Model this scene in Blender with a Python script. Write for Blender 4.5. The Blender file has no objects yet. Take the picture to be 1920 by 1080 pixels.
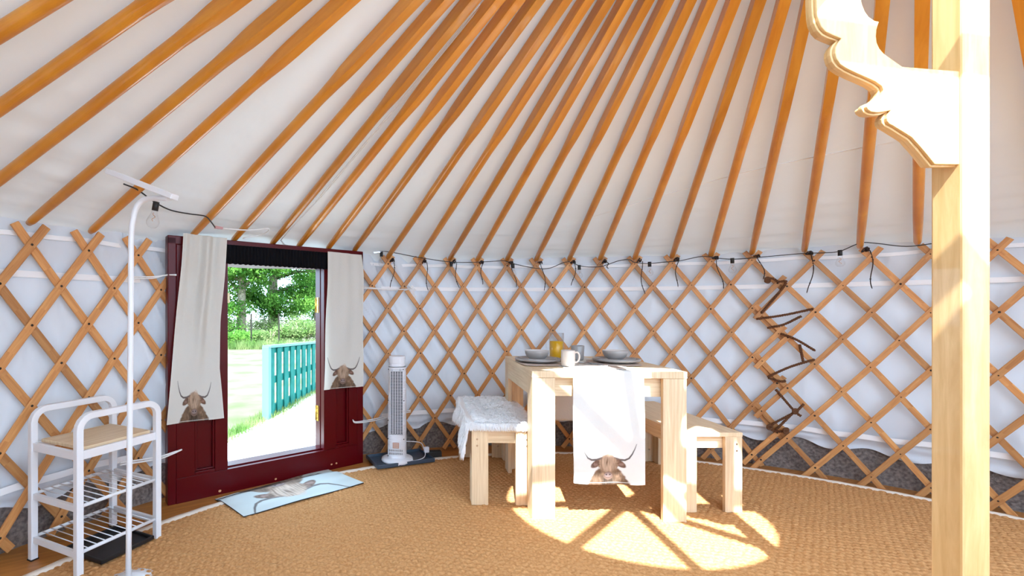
import bpy, math, random
import numpy as np
from mathutils import Vector, Matrix

random.seed(7)
RNG = np.random.default_rng(11)
col = bpy.context.scene.collection
sc = bpy.context.scene
PI = math.pi

# ------------------------------------------------------------------ camera
F, PX, PY, HC = 880.0, 750.0, 582.0, 1.10        # focal length / principal point in pixels, eye height
cd = bpy.data.cameras.new('camera')
cam = bpy.data.objects.new('camera', cd); col.objects.link(cam)
cam.location = (0, 0, HC); cam.rotation_euler = (PI/2, 0, 0)
cd.sensor_width = 36; cd.lens = 36*F/1920
cd.shift_x = (960-PX)/1920; cd.shift_y = (PY-540)/1920
cd.clip_start = 0.05; cd.clip_end = 300
sc.camera = cam

# ------------------------------------------------------------------ light
SUN_D = Vector((0.35, 1.80, -2.33)).normalized()
sl = bpy.data.lights.new('sun', 'SUN'); sl.energy = 17.0; sl.angle = math.radians(0.6); sl.color = (0.93, 0.98, 1.0)
so = bpy.data.objects.new('sun', sl); col.objects.link(so)
so.rotation_euler = SUN_D.to_track_quat('-Z', 'Y').to_euler()
w = bpy.data.worlds.new('sky'); sc.world = w; w.use_nodes = True
bg = w.node_tree.nodes['Background']
bg.inputs[0].default_value = (0.52, 0.76, 1.0, 1); bg.inputs[1].default_value = 7
sc.view_settings.view_transform = 'Standard'; sc.view_settings.look = 'None'
sc.view_settings.gamma = 1; sc.view_settings.use_curve_mapping = False
sc.view_settings.exposure = 0.38
sc.cycles.max_bounces = 10; sc.cycles.diffuse_bounces = 6; sc.cycles.transparent_max_bounces = 12
sc.cycles.caustics_reflective = False; sc.cycles.caustics_refractive = False
sc.cycles.sample_clamp_indirect = 8.0

# ------------------------------------------------------------------ places
C = Vector((0.92, 0.81, 0)); R = 2.94             # centre and lattice radius of the round tent
ZA = 2.595; ZE = 1.50                             # roof apex (poles' axes extended), pole feet
RING_R = 0.66; RING_Z = ZE+(ZA-ZE)*(1-0.72/R)
def fl(x, y, h=0.0):
    s = (y-PY)/(HC-h); return Vector(((x-PX)/s, F/s, h))
def atY(x, y, Y):
    return Vector(((x-PX)/F*Y, Y, HC-(y-PY)*Y/F))
def wallp(x, y, r=R):
    u = (x-PX)/F; a = 1+u*u; b = -2*(u*C.x+C.y); c = C.x**2+C.y**2-r*r
    Y = (-b+math.sqrt(b*b-4*a*c))/2/a
    return Vector((u*Y, Y, HC-(y-PY)*Y/F))
def cyl(th, r, z):
    t = math.radians(th); return Vector((C.x+r*math.sin(t), C.y+r*math.cos(t), z))
DL = Vector((-1.327, 2.667, 0)); DR = Vector((-0.2876, 3.4205, 0))   # door frame's two lower corners
DV = (DR-DL); DW = DV.length; DU = DV.normalized(); DN = Vector((DU.y, -DU.x, 0))   # DN points into the tent
def door_tz(x, y, off=0.0):
    """pixel -> (distance along the frame, height, point) on the plane of the door, off metres inwards"""
    o = DL+DN*off; k = (x-PX)/F
    # (o.x+DU.x t) = k (o.y+DU.y t)
    t = (k*o.y-o.x)/(DU.x-k*DU.y)
    p = o+DU*t
    z = HC-(y-PY)*p.y/F
    return t, z, Vector((p.x, p.y, z))

# ------------------------------------------------------------------ materials
def mat(name, rgb, rough=0.6, metal=0.0, spec=0.5, coat=0.0, emis=None):
    m = bpy.data.materials.new(name); m.use_nodes = True
    b = m.node_tree.nodes['Principled BSDF']
    b.inputs['Base Color'].default_value = (*rgb, 1); b.inputs['Roughness'].default_value = rough
    b.inputs['Metallic'].default_value = metal; b.inputs['Specular IOR Level'].default_value = spec
    b.inputs['Coat Weight'].default_value = coat
    return m
def srgb(r, g, b):
    f = lambda c: (c/255/12.92) if c <= 10 else ((c/255+0.055)/1.055)**2.4
    return (f(r), f(g), f(b))
def N(m, t, **kw):
    n = m.node_tree.nodes.new(t)
    for k, v in kw.items():
        if hasattr(n, k): setattr(n, k, v)
    return n
def L(m, a, b): m.node_tree.links.new(a, b)
def math_node(m, op, a, b=None):
    n = N(m, 'ShaderNodeMath', operation=op)
    for i, v in enumerate((a, b)):
        if v is None: continue
        if isinstance(v, (int, float)): n.inputs[i].default_value = v
        else: L(m, v, n.inputs[i])
    return n.outputs[0]
def ramp(m, fac, stops):
    r = N(m, 'ShaderNodeValToRGB')
    while len(r.color_ramp.elements) < len(stops): r.color_ramp.elements.new(0.5)
    for e, (p, c) in zip(r.color_ramp.elements, stops): e.position = p; e.color = (*c, 1)
    L(m, fac, r.inputs[0]); return r.outputs[0]
def wood(name, dark, light, rough=0.45, coat=0.0, grain=18, var=0.25, knots=False, bump=0.15):
    """grain runs along UV.x (metres)"""
    m = mat(name, light, rough, coat=coat); b = m.node_tree.nodes['Principled BSDF']
    uv = N(m, 'ShaderNodeUVMap'); mp = N(m, 'ShaderNodeMapping'); L(m, uv.outputs[0], mp.inputs[0])
    oi = N(m, 'ShaderNodeObjectInfo')
    off = N(m, 'ShaderNodeCombineXYZ'); L(m, math_node(m, 'MULTIPLY', oi.outputs['Random'], 37.0), off.inputs[0]); L(m, math_node(m, 'MULTIPLY', oi.outputs['Random'], 91.0), off.inputs[1])
    L(m, off.outputs[0], mp.inputs['Location'])
    mp.inputs['Scale'].default_value = (2.2, grain*2.6, 1)
    n = N(m, 'ShaderNodeTexNoise'); n.inputs['Scale'].default_value = 1.6; n.inputs['Detail'].default_value = 5; n.inputs['Roughness'].default_value = 0.62; n.inputs['Distortion'].default_value = 0.6
    L(m, mp.outputs[0], n.inputs['Vector'])
    c = ramp(m, n.outputs[0], [(0.28, dark), (0.72, light)])
    hs = N(m, 'ShaderNodeHueSaturation'); L(m, c, hs.inputs['Color'])
    v = math_node(m, 'ADD', math_node(m, 'MULTIPLY', oi.outputs['Random'], var), 1-var*0.5)
    L(m, v, hs.inputs['Value'])
    L(m, hs.outputs[0], b.inputs['Base Color'])
    bp = N(m, 'ShaderNodeBump'); bp.inputs['Strength'].default_value = bump; bp.inputs['Distance'].default_value = 0.003
    L(m, n.outputs[0], bp.inputs['Height']); L(m, bp.outputs[0], b.inputs['Normal'])
    return m
def cloth(name, rgb, trans=0.4, bump=0.3, scale=14, stretch=(1, 1, 1), attr=None, weave=0.0):
    m = bpy.data.materials.new(name); m.use_nodes = True; nt = m.node_tree; nt.nodes.clear()
    out = N(m, 'ShaderNodeOutputMaterial'); mix = N(m, 'ShaderNodeMixShader'); d = N(m, 'ShaderNodeBsdfDiffuse'); t = N(m, 'ShaderNodeBsdfTranslucent')
    mix.inputs[0].default_value = trans
    tc = N(m, 'ShaderNodeTexCoord'); mp = N(m, 'ShaderNodeMapping'); mp.inputs['Scale'].default_value = stretch; L(m, tc.outputs['Object'], mp.inputs[0])
    n = N(m, 'ShaderNodeTexNoise'); n.inputs['Scale'].default_value = scale; n.inputs['Detail'].default_value = 3
    L(m, mp.outputs[0], n.inputs['Vector'])
    bp = N(m, 'ShaderNodeBump'); bp.inputs['Strength'].default_value = bump; bp.inputs['Distance'].default_value = 0.02
    L(m, n.outputs[0], bp.inputs['Height'])
    for s in (d, t):
        s.inputs['Color'].default_value = (*rgb, 1); L(m, bp.outputs[0], s.inputs['Normal'])
        if attr:
            a = N(m, 'ShaderNodeAttribute'); a.attribute_name = attr; L(m, a.outputs['Color'], s.inputs['Color'])
    L(m, d.outputs[0], mix.inputs[1]); L(m, t.outputs[0], mix.inputs[2]); L(m, mix.outputs[0], out.inputs[0])
    return m

M = {}
M['pole'] = wood('varnished_pole_wood', srgb(196, 120, 26), srgb(222, 150, 48), 0.34, coat=0.3, grain=7, var=0.26, bump=0.04)
M['slat'] = wood('lattice_wood', srgb(176, 112, 58), srgb(214, 158, 98), 0.5, grain=14, var=0.42)
M['oak'] = wood('light_oak', srgb(206, 176, 136), srgb(236, 214, 180), 0.5, grain=20, var=0.12)
M['floor'] = wood('floor_boards', srgb(150, 92, 38), srgb(196, 132, 66), 0.4, grain=10, var=0.1)
M['carve'] = wood('carved_pale_wood', srgb(205, 160, 100), srgb(232, 196, 140), 0.4, coat=0.2, grain=8, var=0.05)
M['canvas'] = cloth('wall_canvas', (0.69, 0.72, 0.77), 0.03, 0.8, 5, (1, 1, 0.6))
M['roofc'] = cloth('roof_canvas', (0.76, 0.785, 0.785), 0.018, 0.55, 4, (1, 1, 1))
M['thin'] = cloth('unseen_fill_canvas', (0.82, 0.87, 0.95), 0.38, 0.2, 6)  # invented translucent canvas, kept out of view, added to let daylight into the tent
M['webbing'] = cloth('white_webbing', (0.95, 0.95, 0.97), 0.1, 0.05)
M['linen'] = cloth('linen', (0.86, 0.85, 0.80), 0.35, 0.12, 160, (1, 1, 1), attr='print')
M['white_rope'] = mat('white_rope', (0.82, 0.83, 0.84), 0.8)
M['brown_rope'] = mat('brown_rope', srgb(104, 70, 50), 0.95, spec=0.1)
M['dark_cord'] = mat('dark_cord', srgb(48, 36, 34), 0.9)
M['black_cable'] = mat('black_cable', (0.015, 0.015, 0.017), 0.5)
M['nail'] = mat('dark_nail', (0.03, 0.022, 0.018), 0.5, 0.6)
M['maroon'] = mat('maroon_gloss', srgb(84, 1, 9), 0.3, spec=0.22)
M['brass'] = mat('brass', srgb(226, 186, 88), 0.28, 1.0)
M['chrome'] = mat('chrome', (0.75, 0.75, 0.76), 0.25, 1.0)
M['tan'] = mat('bare_wood_chip', srgb(214, 160, 116), 0.7)
M['black'] = mat('black_plastic', (0.012, 0.012, 0.014), 0.45)
M['blackcloth'] = mat('black_ribbed_cloth', (0.010, 0.010, 0.012), 1.0, spec=0.0)
M['white_plastic'] = mat('white_plastic', (0.82, 0.83, 0.88), 0.35)
M['white_metal'] = mat('white_metal', (0.80, 0.82, 0.86), 0.35)
M['slate'] = mat('slate_tray', srgb(62, 76, 92), 0.45)
M['grey_plate'] = mat('grey_stoneware', srgb(154, 150, 148), 0.3)
M['bowl_in'] = mat('pale_glaze', srgb(206, 200, 196), 0.3)
M['mug'] = mat('cream_mug', srgb(200, 189, 181), 0.35)
M['mat'] = mat('placemat', srgb(190, 172, 160), 0.8)
M['steel'] = mat('cutlery_steel', (0.5, 0.5, 0.52), 0.25, 1.0)
M['juice'] = mat('orange_juice', (1.0, 0.52, 0.0), 0.3)
M['teal'] = mat('teal_paint', srgb(38, 152, 142), 0.8, spec=0.05)
M['tealcap'] = mat('pale_teal_paint', (0.09, 0.17, 0.17), 0.8, spec=0.05)
M['path'] = mat('pale_concrete', srgb(222, 214, 206), 0.9)
M['bark'] = mat('bark', srgb(120, 100, 80), 0.9)
M['felt'] = mat('brown_grey_felt', srgb(120, 110, 104), 1.0)
def noisy(m, a, b, scale, detail=4, bump=0.4, dist=0.01):
    p = m.node_tree.nodes['Principled BSDF']; tc = N(m, 'ShaderNodeTexCoord'); n = N(m, 'ShaderNodeTexNoise')
    n.inputs['Scale'].default_value = scale; n.inputs['Detail'].default_value = detail
    L(m, tc.outputs['Object'], n.inputs['Vector'])
    L(m, ramp(m, n.outputs[0], [(0.35, a), (0.65, b)]), p.inputs['Base Color'])
    if bump:
        bp = N(m, 'ShaderNodeBump'); bp.inputs['Strength'].default_value = bump; bp.inputs['Distance'].default_value = dist
        L(m, n.outputs[0], bp.inputs['Height']); L(m, bp.outputs[0], p.inputs['Normal'])
noisy(M['felt'], srgb(98, 88, 84), srgb(142, 130, 124), 60, 6, 0.8)
noisy(M['bark'], srgb(96, 84, 68), srgb(150, 136, 112), 14, 5, 0.6)
noisy(M['path'], srgb(205, 198, 190), srgb(232, 226, 218), 20, 5, 0.2)
noisy(M['teal'], (0.005, 0.070, 0.056), (0.009, 0.095, 0.078), 9, 4, 0.1)
M['jute'] = mat('jute_yarn', srgb(190, 138, 88), 0.95, spec=0.1)
noisy(M['jute'], srgb(178, 128, 80), srgb(204, 154, 104), 90, 6, 0.6, 0.003)
M['trimcloth'] = mat('rug_binding', srgb(226, 212, 196), 0.9)
M['grass'] = mat('dry_grass', srgb(190, 200, 130), 1.0)
noisy(M['grass'], (0.052, 0.062, 0.014), (0.108, 0.086, 0.060), 1.6, 6, 0.5)
M['fur'] = cloth('white_fur', (0.97, 0.97, 0.98), 0.15, 0.0)
def leafm(name, a, b):
    m = cloth(name, a, 0.5, 0.0)
    tc = N(m, 'ShaderNodeTexCoord'); n = N(m, 'ShaderNodeTexNoise'); n.inputs['Scale'].default_value = 1.8; n.inputs['Detail'].default_value = 6
    L(m, tc.outputs['Object'], n.inputs['Vector']); c = ramp(m, n.outputs[0], [(0.35, a), (0.65, b)])
    for s in m.node_tree.nodes:
        if s.type in ('BSDF_DIFFUSE', 'BSDF_TRANSLUCENT'): L(m, c, s.inputs['Color'])
    return m
M['leaf'] = leafm('green_leaves', (0.035, 0.13, 0.02), (0.16, 0.31, 0.055))
M['leaf2'] = leafm('yellow_green_leaves', (0.10, 0.19, 0.045), (0.27, 0.32, 0.13))
g = bpy.data.materials.new('clear_glass'); g.use_nodes = True; g.node_tree.nodes.clear()
o_ = N(g, 'ShaderNodeOutputMaterial'); mx = N(g, 'ShaderNodeMixShader'); tr = N(g, 'ShaderNodeBsdfTransparent'); gl = N(g, 'ShaderNodeBsdfGlossy'); lw = N(g, 'ShaderNodeLayerWeight')
lw.inputs[0].default_value = 0.5; gl.inputs['Roughness'].default_value = 0.05; tr.inputs[0].default_value = (0.975, 0.98, 0.985, 1)
pw = math_node(g, 'ADD', math_node(g, 'MULTIPLY', math_node(g, 'POWER', lw.outputs['Facing'], 3.0), 0.55), 0.03); L(g, pw, mx.inputs[0]); L(g, tr.outputs[0], mx.inputs[1]); L(g, gl.outputs[0], mx.inputs[2]); L(g, mx.outputs[0], o_.inputs[0])
M['glass'] = g

# ------------------------------------------------------------------ mesh builder
class MB:
    def __init__(s): s.v = []; s.f = []; s.fm = []; s.g = []; s.sm = []
    def add(s, vs, fs, m=0, grain=None, smooth=False):
        b = len(s.v); s.v += [tuple(p) for p in vs]
        for f in fs: s.f.append(tuple(i+b for i in f)); s.fm.append(m); s.g.append(grain); s.sm.append(smooth)
        return s
    def box(s, c, d, rz=0.0, m=0, grain=None, rot=None):
        q = rot if rot is not None else Matrix.Rotation(rz, 3, 'Z')
        c = Vector(c); hx, hy, hz = d[0]/2, d[1]/2, d[2]/2
        vs = [c+q@Vector((sx*hx, sy*hy, sz*hz)) for sx in (-1, 1) for sy in (-1, 1) for sz in (-1, 1)]
        if grain is None:
            k = max(range(3), key=lambda i: d[i]); grain = q@Vector([1.0 if i == k else 0.0 for i in range(3)])
        return s.add(vs, [(0, 1, 3, 2), (4, 6, 7, 5), (0, 4, 5, 1), (2, 3, 7, 6), (0, 2, 6, 4), (1, 5, 7, 3)], m, Vector(grain))
    def bar(s, a, b, w, h, up=Vector((0, 0, 1)), m=0):
        a = Vector(a); b = Vector(b); x = (b-a).normalized(); y = Vector(up).cross(x).normalized(); z = x.cross(y)
        q = Matrix((x, y, z)).transposed()
        return s.box((a+b)/2, ((b-a).length, w, h), m=m, rot=q, grain=x)
    def tube(s, pts, r, n=8, m=0, cap=True, smooth=True):
        pts = [Vector(p) for p in pts]; k = len(pts); rs = r if isinstance(r, (list, tuple)) else [r]*k
        vs = []; up = None
        for i, p in enumerate(pts):
            t = (pts[min(i+1, k-1)]-pts[max(i-1, 0)]).normalized()
            if up is None:
                up = Vector((0, 0, 1)) if abs(t.z) < 0.9 else Vector((1, 0, 0))
            x = up.cross(t)
            if x.length < 1e-6: x = Vector((1, 0, 0)).cross(t)
            x.normalize(); y = t.cross(x); up = y
            for j in range(n):
                a = 2*PI*j/n; vs.append(p+(x*math.cos(a)+y*math.sin(a))*rs[i])
        fs = [(i*n+j, i*n+(j+1) % n, (i+1)*n+(j+1) % n, (i+1)*n+j) for i in range(k-1) for j in range(n)]
        s.add(vs, fs, m, None, smooth)
        if cap:
            b = len(s.v)-k*n
            s.f.append(tuple(b+j for j in reversed(range(n)))); s.f.append(tuple(b+(k-1)*n+j for j in range(n)))
            s.fm += [m, m]; s.g += [None, None]; s.sm += [False, False]
        return s
    def lathe(s, prof, c=(0, 0, 0), n=32, m=0, smooth=True):
        c = Vector(c); k = len(prof)
        vs = [c+Vector((r*math.cos(2*PI*j/n), r*math.sin(2*PI*j/n), z)) for r, z in prof for j in range(n)]
        fs = [(i*n+j, i*n+(j+1) % n, (i+1)*n+(j+1) % n, (i+1)*n+j) for i in range(k-1) for j in range(n)]
        return s.add(vs, fs, m, None, smooth)
    def prism(s, poly, o, u, v, d, m=0, grain=None, mside=None):
        """outline poly [(a,b)] in the plane o + a u + b v, given thickness by vector d"""
        o = Vector(o); u = Vector(u); v = Vector(v); d = Vector(d); n = len(poly)
        vs = [o+u*a+v*b for a, b in poly]+[o+u*a+v*b+d for a, b in poly]
        s.add(vs, [tuple(range(n)), tuple(reversed(range(n, 2*n)))], m, grain)
        b = len(s.v)-2*n
        for i in range(n):
            j = (i+1) % n; s.f.append((b+i, b+n+i, b+n+j, b+j)); s.fm.append(m if mside is None else mside); s.g.append(grain); s.sm.append(False)
        return s
    def build(s, name, mats, parent=None, loc=None, bevel=0.0, seg=2, smooth_angle=None):
        me = bpy.data.meshes.new(name)
        me.from_pydata(s.v, [], s.f)
        if not isinstance(mats, (list, tuple)): mats = [mats]
        for mm in mats: me.materials.append(mm)
        me.polygons.foreach_set('material_index', s.fm); me.polygons.foreach_set('use_smooth', s.sm)
        if any(gg is not None for gg in s.g):
            uvl = me.uv_layers.new(name='UVMap').data
            me.update()
            for p, gg in zip(me.polygons, s.g):
                gr = gg if gg is not None else Vector((0, 0, 1)); nn = p.normal
                vv = nn.cross(gr)
                if vv.length < 0.2: gr = Vector((nn.z, nn.x, nn.y)); vv = nn.cross(gr)
                off = 0.31*(p.index % 7) if len(me.polygons) < 60 else 0.0
                for li in p.loop_indices:
                    c = me.vertices[me.loops[li].vertex_index].co; uvl[li].uv = (c.dot(gr), c.dot(vv)+off)
        me.validate()
        o = bpy.data.objects.new(name, me); col.objects.link(o)
        if parent is not None: o.parent = parent
        if loc is not None: o.location = loc
        if bevel:
            b = o.modifiers.new('b', 'BEVEL'); b.width = bevel; b.segments = seg; b.limit_method = 'ANGLE'
        return o
def tag(o, label=None, cat=None, group=None, kind=None):
    if label: o['label'] = label
    if cat: o['category'] = cat
    if group: o['group'] = group
    if kind: o['kind'] = kind
    return o
def thing(name, label, cat, loc=(0, 0, 0), rz=0.0, group=None, kind=None):
    o = bpy.data.objects.new(name, None); col.objects.link(o); o.empty_display_size = 0.1
    o.location = loc; o.rotation_euler = (0, 0, rz); return tag(o, label, cat, group, kind)
def grid_mesh(name, P, mats, parent=None, colors=None, flat=False, loc=None, mi=None, solid=0.0):
    """P: (rows, cols, 3) numpy array"""
    nr, nc, _ = P.shape
    me = bpy.data.meshes.new(name)
    idx = np.arange(nr*nc).reshape(nr, nc)
    a = idx[:-1, :-1]; b = idx[:-1, 1:]; c = idx[1:, 1:]; d = idx[1:, :-1]
    q = np.stack([a, b, c, d], -1).reshape(-1, 4)
    me.vertices.add(nr*nc); me.vertices.foreach_set('co', P.reshape(-1).astype(np.float32))
    me.loops.add(q.size); me.loops.foreach_set('vertex_index', q.reshape(-1).astype(np.int32))
    me.polygons.add(len(q)); me.polygons.foreach_set('loop_start', np.arange(0, q.size, 4, dtype=np.int32))
    me.polygons.foreach_set('use_smooth', np.full(len(q), not flat))
    if not isinstance(mats, (list, tuple)): mats = [mats]
    for m in mats: me.materials.append(m)
    if mi is not None: me.polygons.foreach_set('material_index', mi.astype(np.int32))
    me.update(calc_edges=True); me.validate()
    if colors is not None:
        at = me.color_attributes.new('print', 'FLOAT_COLOR', 'POINT')
        at.data.foreach_set('color', colors.reshape(-1).astype(np.float32))
    o = bpy.data.objects.new(name, me); col.objects.link(o)
    if parent is not None: o.parent = parent
    if loc is not None: o.location = loc
    if solid:
        s = o.modifiers.new('s', 'SOLIDIFY'); s.thickness = solid; s.offset = 0
    return o
def vnoise(x, y, seed=0):
    """cheap smooth value noise"""
    xi = np.floor(x).astype(int); yi = np.floor(y).astype(int); fx = x-xi; fy = y-yi
    fx = fx*fx*(3-2*fx); fy = fy*fy*(3-2*fy)
    h = lambda a, b: np.modf(np.abs(np.sin(a*127.1+b*311.7+seed*74.7)*43758.5453))[0]
    return (h(xi, yi)*(1-fx)+h(xi+1, yi)*fx)*(1-fy)+(h(xi, yi+1)*(1-fx)+h(xi+1, yi+1)*fx)*fy

# ------------------------------------------------------------------ setting: floor, walls, roof
n = 96
flo = MB(); flo.add([(C.x+3.07*math.cos(2*PI*i/n), C.y+3.07*math.sin(2*PI*i/n), 0) for i in range(n)]+[(C.x+3.07*math.cos(2*PI*i/n), C.y+3.07*math.sin(2*PI*i/n), -0.10) for i in range(n)],
    [tuple(range(n)), tuple(reversed(range(n, 2*n)))]+[(i, n+i, n+(i+1) % n, (i+1) % n) for i in range(n)], 0, Vector((0.85, 0.52, 0)))
tag(flo.build('floor', M['floor']), kind='structure')

TH0, TH1 = -26.5, 312.3         # the wall runs clockwise from the door's one side to its other
def wall_canvas():
    nr, nc = 90, 1400
    th = np.linspace(TH0, TH1, nc)[None, :]; f = np.linspace(0, 1, nr)[:, None]
    zb = 0.19+0.02*np.sin(th*0.9)+0.025*vnoise(th*0.35, th*0, 3)
    z = zb+(1.53-zb)*f
    u = np.radians(th)*R
    w = 0.012*(vnoise(u*7+z*4, z*1.6, 1)-0.5)+0.016*(vnoise(u*13+z*6, z*1.5, 2)-0.5)+0.005*(vnoise(u*36-z*6, z*2.5, 12)-0.5)
    # pulled folds running down from the eaves next to the door
    near = np.exp(-((th-TH0)/13.0)**2)+np.exp(-((th-TH1)/9.0)**2)
    w = w+near*(0.024*np.sin((u*2.6+z*1.5)*9+2*vnoise(u*3, z*2, 14))+0.008*np.sin((u*5.3+z*2.2)*9)-0.022*(1-np.abs(np.sin((u+z*0.52+0.05*vnoise(u*4, z*3, 33))*17)))**4-0.014*(1-np.abs(np.sin((u+z*0.40+0.08*vnoise(u*3, z*4, 34))*31)))**3)
    # rumpled hem under the lower strap
    hem = np.clip((0.34-z)/0.15, 0, 1)
    w = w+hem*0.022*np.sin(z*90+vnoise(u*4, z*4, 5)*9)*0.6+hem*0.02*(vnoise(u*7, z*14, 6)-0.5)
    r = 2.992+w
    P = np.stack([C.x+r*np.sin(np.radians(th)), C.y+r*np.cos(np.radians(th)), z+0*th], -1)
    mid = (th[0, :-1]+th[0, 1:])/2; mi = np.broadcast_to(((mid > 88) & (mid < 205))[None, :], (nr-1, nc-1)).reshape(-1)  # unseen wall sector takes the added translucent canvas to brighten the interior
    return tag(grid_mesh('wall_round', P, [M['canvas'], M['thin']], mi=mi), kind='structure')
wall_canvas()
def band(name, r, z0, z1, m, thick=0.004, th0=TH0, th1=TH1, wav=0.0):
    nc = 500; th = np.radians(np.linspace(th0, th1, nc))[None, :]
    rows = np.array([[r, z0], [r-thick, z0], [r-thick, z1], [r, z1]])
    zz = rows[:, 1][:, None]+wav*np.sin(th*23)+wav*0.6*np.sin(th*61); rr = rows[:, 0][:, None]+0*th
    P = np.stack([C.x+rr*np.sin(th), C.y+rr*np.cos(th), zz], -1)
    return tag(grid_mesh(name, P, m, flat=True), kind='structure')
band('baseboard_round', 3.03, 0.0, 0.42, M['felt'], 0.008)
band('trim_1', 2.972, 1.253, 1.283, M['webbing'], 0.003, -21, TH1-5)
band('trim_2', 2.962, 0.285, 0.317, M['webbing'], 0.003, -21, TH1-5, 0.004)
band('trim_3', 2.980, 1.440, 1.462, M['webbing'], 0.006, -24, TH1, 0.004)

def roofz(r): return ZE+(ZA-ZE)*(1-r/R)+0.040
def roof_canvas():
    nr, nc = 120, 1500
    th = np.linspace(180, 540, nc)[None, :]; r = np.linspace(0.70, 3.075, nr)[:, None]
    u = np.radians(th)*R
    out = np.clip((r-1.7)/1.2, 0, 1)
    w = 0.010*(vnoise(u*1.7+r*1.5, r*9, 7)-0.5)*out+0.026*out**2*(vnoise(u*2.3, r*16, 8)-0.5)+0.010*out*(vnoise(u*3.1+r*4, r*30, 18)-0.5)+0.004*(vnoise(u*5, r*3, 9)-0.5)
    z = roofz(r)+w
    drop = np.clip((r-2.99)/0.08, 0, 1); z = z-0.10*drop
    P = np.stack([C.x+r*np.sin(np.radians(th)), C.y+r*np.cos(np.radians(th)), z+0*th], -1)
    mid = ((th[0, :-1]+th[0, 1:])/2) % 360; mi = np.broadcast_to(((mid > 88) & (mid < 205))[None, :], (nr-1, nc-1)).reshape(-1)  # same out-of-view sector of the roof, made translucent as added fill light
    return tag(grid_mesh('ceiling', P, [M['roofc'], M['thin']], mi=mi), kind='structure')
roof_canvas()

def smooth_path(pts, k=6):
    pts = [Vector(p) for p in pts]; out = []
    q = [pts[0]*2-pts[1]]+pts+[pts[-1]*2-pts[-2]]
    for i in range(1, len(q)-2):
        for j in range(k):
            t = j/k; a, b, c, d = q[i-1], q[i], q[i+1], q[i+2]
            out.append(0.5*((2*b)+(c-a)*t+(2*a-5*b+4*c-d)*t*t+(3*b-a-3*c+d)*t*t*t))
    out.append(pts[-1]); return out
def roofp(x, y, dz=0.0):
    lo = None; Y = 0.4
    while Y < 6:
        X = (x-PX)/F*Y; Z = HC-(y-PY)*Y/F; r = math.hypot(X-C.x, Y-C.y)
        if Z-(roofz(r)+dz) >= 0 and r < 3.1 and lo is not None: return Vector((X, Y, Z))
        lo = 1; Y += 0.004
sm_ = MB(); sm_.tube(smooth_path([roofp(x, y, -0.002) for x, y in ((1100, 410), (1163, 390), (1260, 362), (1366, 331), (1500, 300), (1663, 268), (1800, 245))]), 0.003, 5)
tag(sm_.build('trim_4', M['webbing']), kind='structure')
# crown ring with spokes over the tent's centre
cr = thing('roof_crown', None, None, (C.x, C.y, RING_Z), kind='structure')
rg = MB()
for i in range(64):
    a0 = 2*PI*i/64; a1 = 2*PI*(i+1)/64; vs = []
    for a in (a0, a1):
        for r_, z_ in ((0.655, -0.04), (0.76, -0.04), (0.76, 0.04), (0.655, 0.04)): vs.append((r_*math.sin(a), r_*math.cos(a), z_))
    rg.add(vs, [(0, 1, 5, 4), (1, 2, 6, 5), (2, 3, 7, 6), (3, 0, 4, 7)], 0, Vector((math.cos(a0), -math.sin(a0), 0)))
rg.build('ring', M['carve'], cr)
for k in range(8):
    a = math.radians(45*k+2); d = Vector((math.sin(a), math.cos(a), 0))
    MB().bar(d*0.05+Vector((0, 0, 0.06)), d*0.67+Vector((0, 0, 0.0)), 0.056, 0.040).build('spoke', M['carve'], cr)
MB().lathe([(0.0, -0.03), (0.07, -0.03), (0.08, 0.0), (0.08, 0.07), (0.0, 0.08)], (0, 0, 0.03), 24).build('hub', M['carve'], cr)

# ------------------------------------------------------------------ roof poles
def pole_mesh():
    Lg = math.hypot(R+0.01-0.72, (ZA-ZE)*(R+0.01-0.72)/R)
    secs = [(0.0, 0.013, 0.0), (0.03, 0.0175, 0.0), (0.3, 0.0205, 0), (1.0, 0.0218, 0), (1.28, 0.0218, 0), (1.36, 0.0216, 0.25), (1.43, 0.0204, 0.7), (1.50, 0.0190, 1.0), (Lg, 0.0190, 1.0)]
    n = 24; b = MB(); vs = []
    for x, r, sq in secs:
        for j in range(n):
            a = 2*PI*j/n; c, s_ = math.cos(a), math.sin(a)
            k = 1/max(abs(c), abs(s_)); rr = r*((1-sq)+sq*min(k, 1.39))
            vs.append((x, c*rr*(1-0.04*sq), s_*rr*(1+0.30*sq)))
    b.add(vs, [(i*n+j, i*n+(j+1) % n, (i+1)*n+(j+1) % n, (i+1)*n+j) for i in range(len(secs)-1) for j in range(n)], 0, Vector((1, 0, 0)), True)
    for q in range(4*n, (len(secs)-1)*n): b.sm[q] = False
    b.f.append(tuple(reversed(range(n)))); b.f.append(tuple((len(secs)-1)*n+j for j in range(n))); b.fm += [0, 0]; b.g += [Vector((0, 1, 0))]*2; b.sm += [False, False]
    return b
ORD = ['first', 'second', 'third', 'fourth', 'fifth', 'sixth', 'seventh', 'eighth', 'ninth', 'tenth', 'eleventh', 'twelfth', 'thirteenth', 'fourteenth', 'fifteenth', 'sixteenth', 'seventeenth', 'eighteenth']
FEET = [-20.16, -15.11, -10.36, -5.95, -1.32, 3.22, 8.21, 12.72, 17.55, 22.47, 27.28, 31.99, 37.46, 42.65]
FEET += [42.65+4.8*i for i in range(1, 12)]
def col_th(c):
    xs = list(range(-8, len(FEET))); ys = [FEET[0]+4.85*i for i in range(-8, 0)]+FEET
    return float(np.interp(c, xs, ys))
poles = []
for i, (a, b) in enumerate([(-77.6, -77.0), (-72.8, -72.2), (-67.9, -66.6), (-62.85, -61.0), (-57.7, -55.7)]):
    poles.append((a, b, R, 'roof pole left of the doorway, %s from the wide bare gap' % ORD[4-i]))
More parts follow.
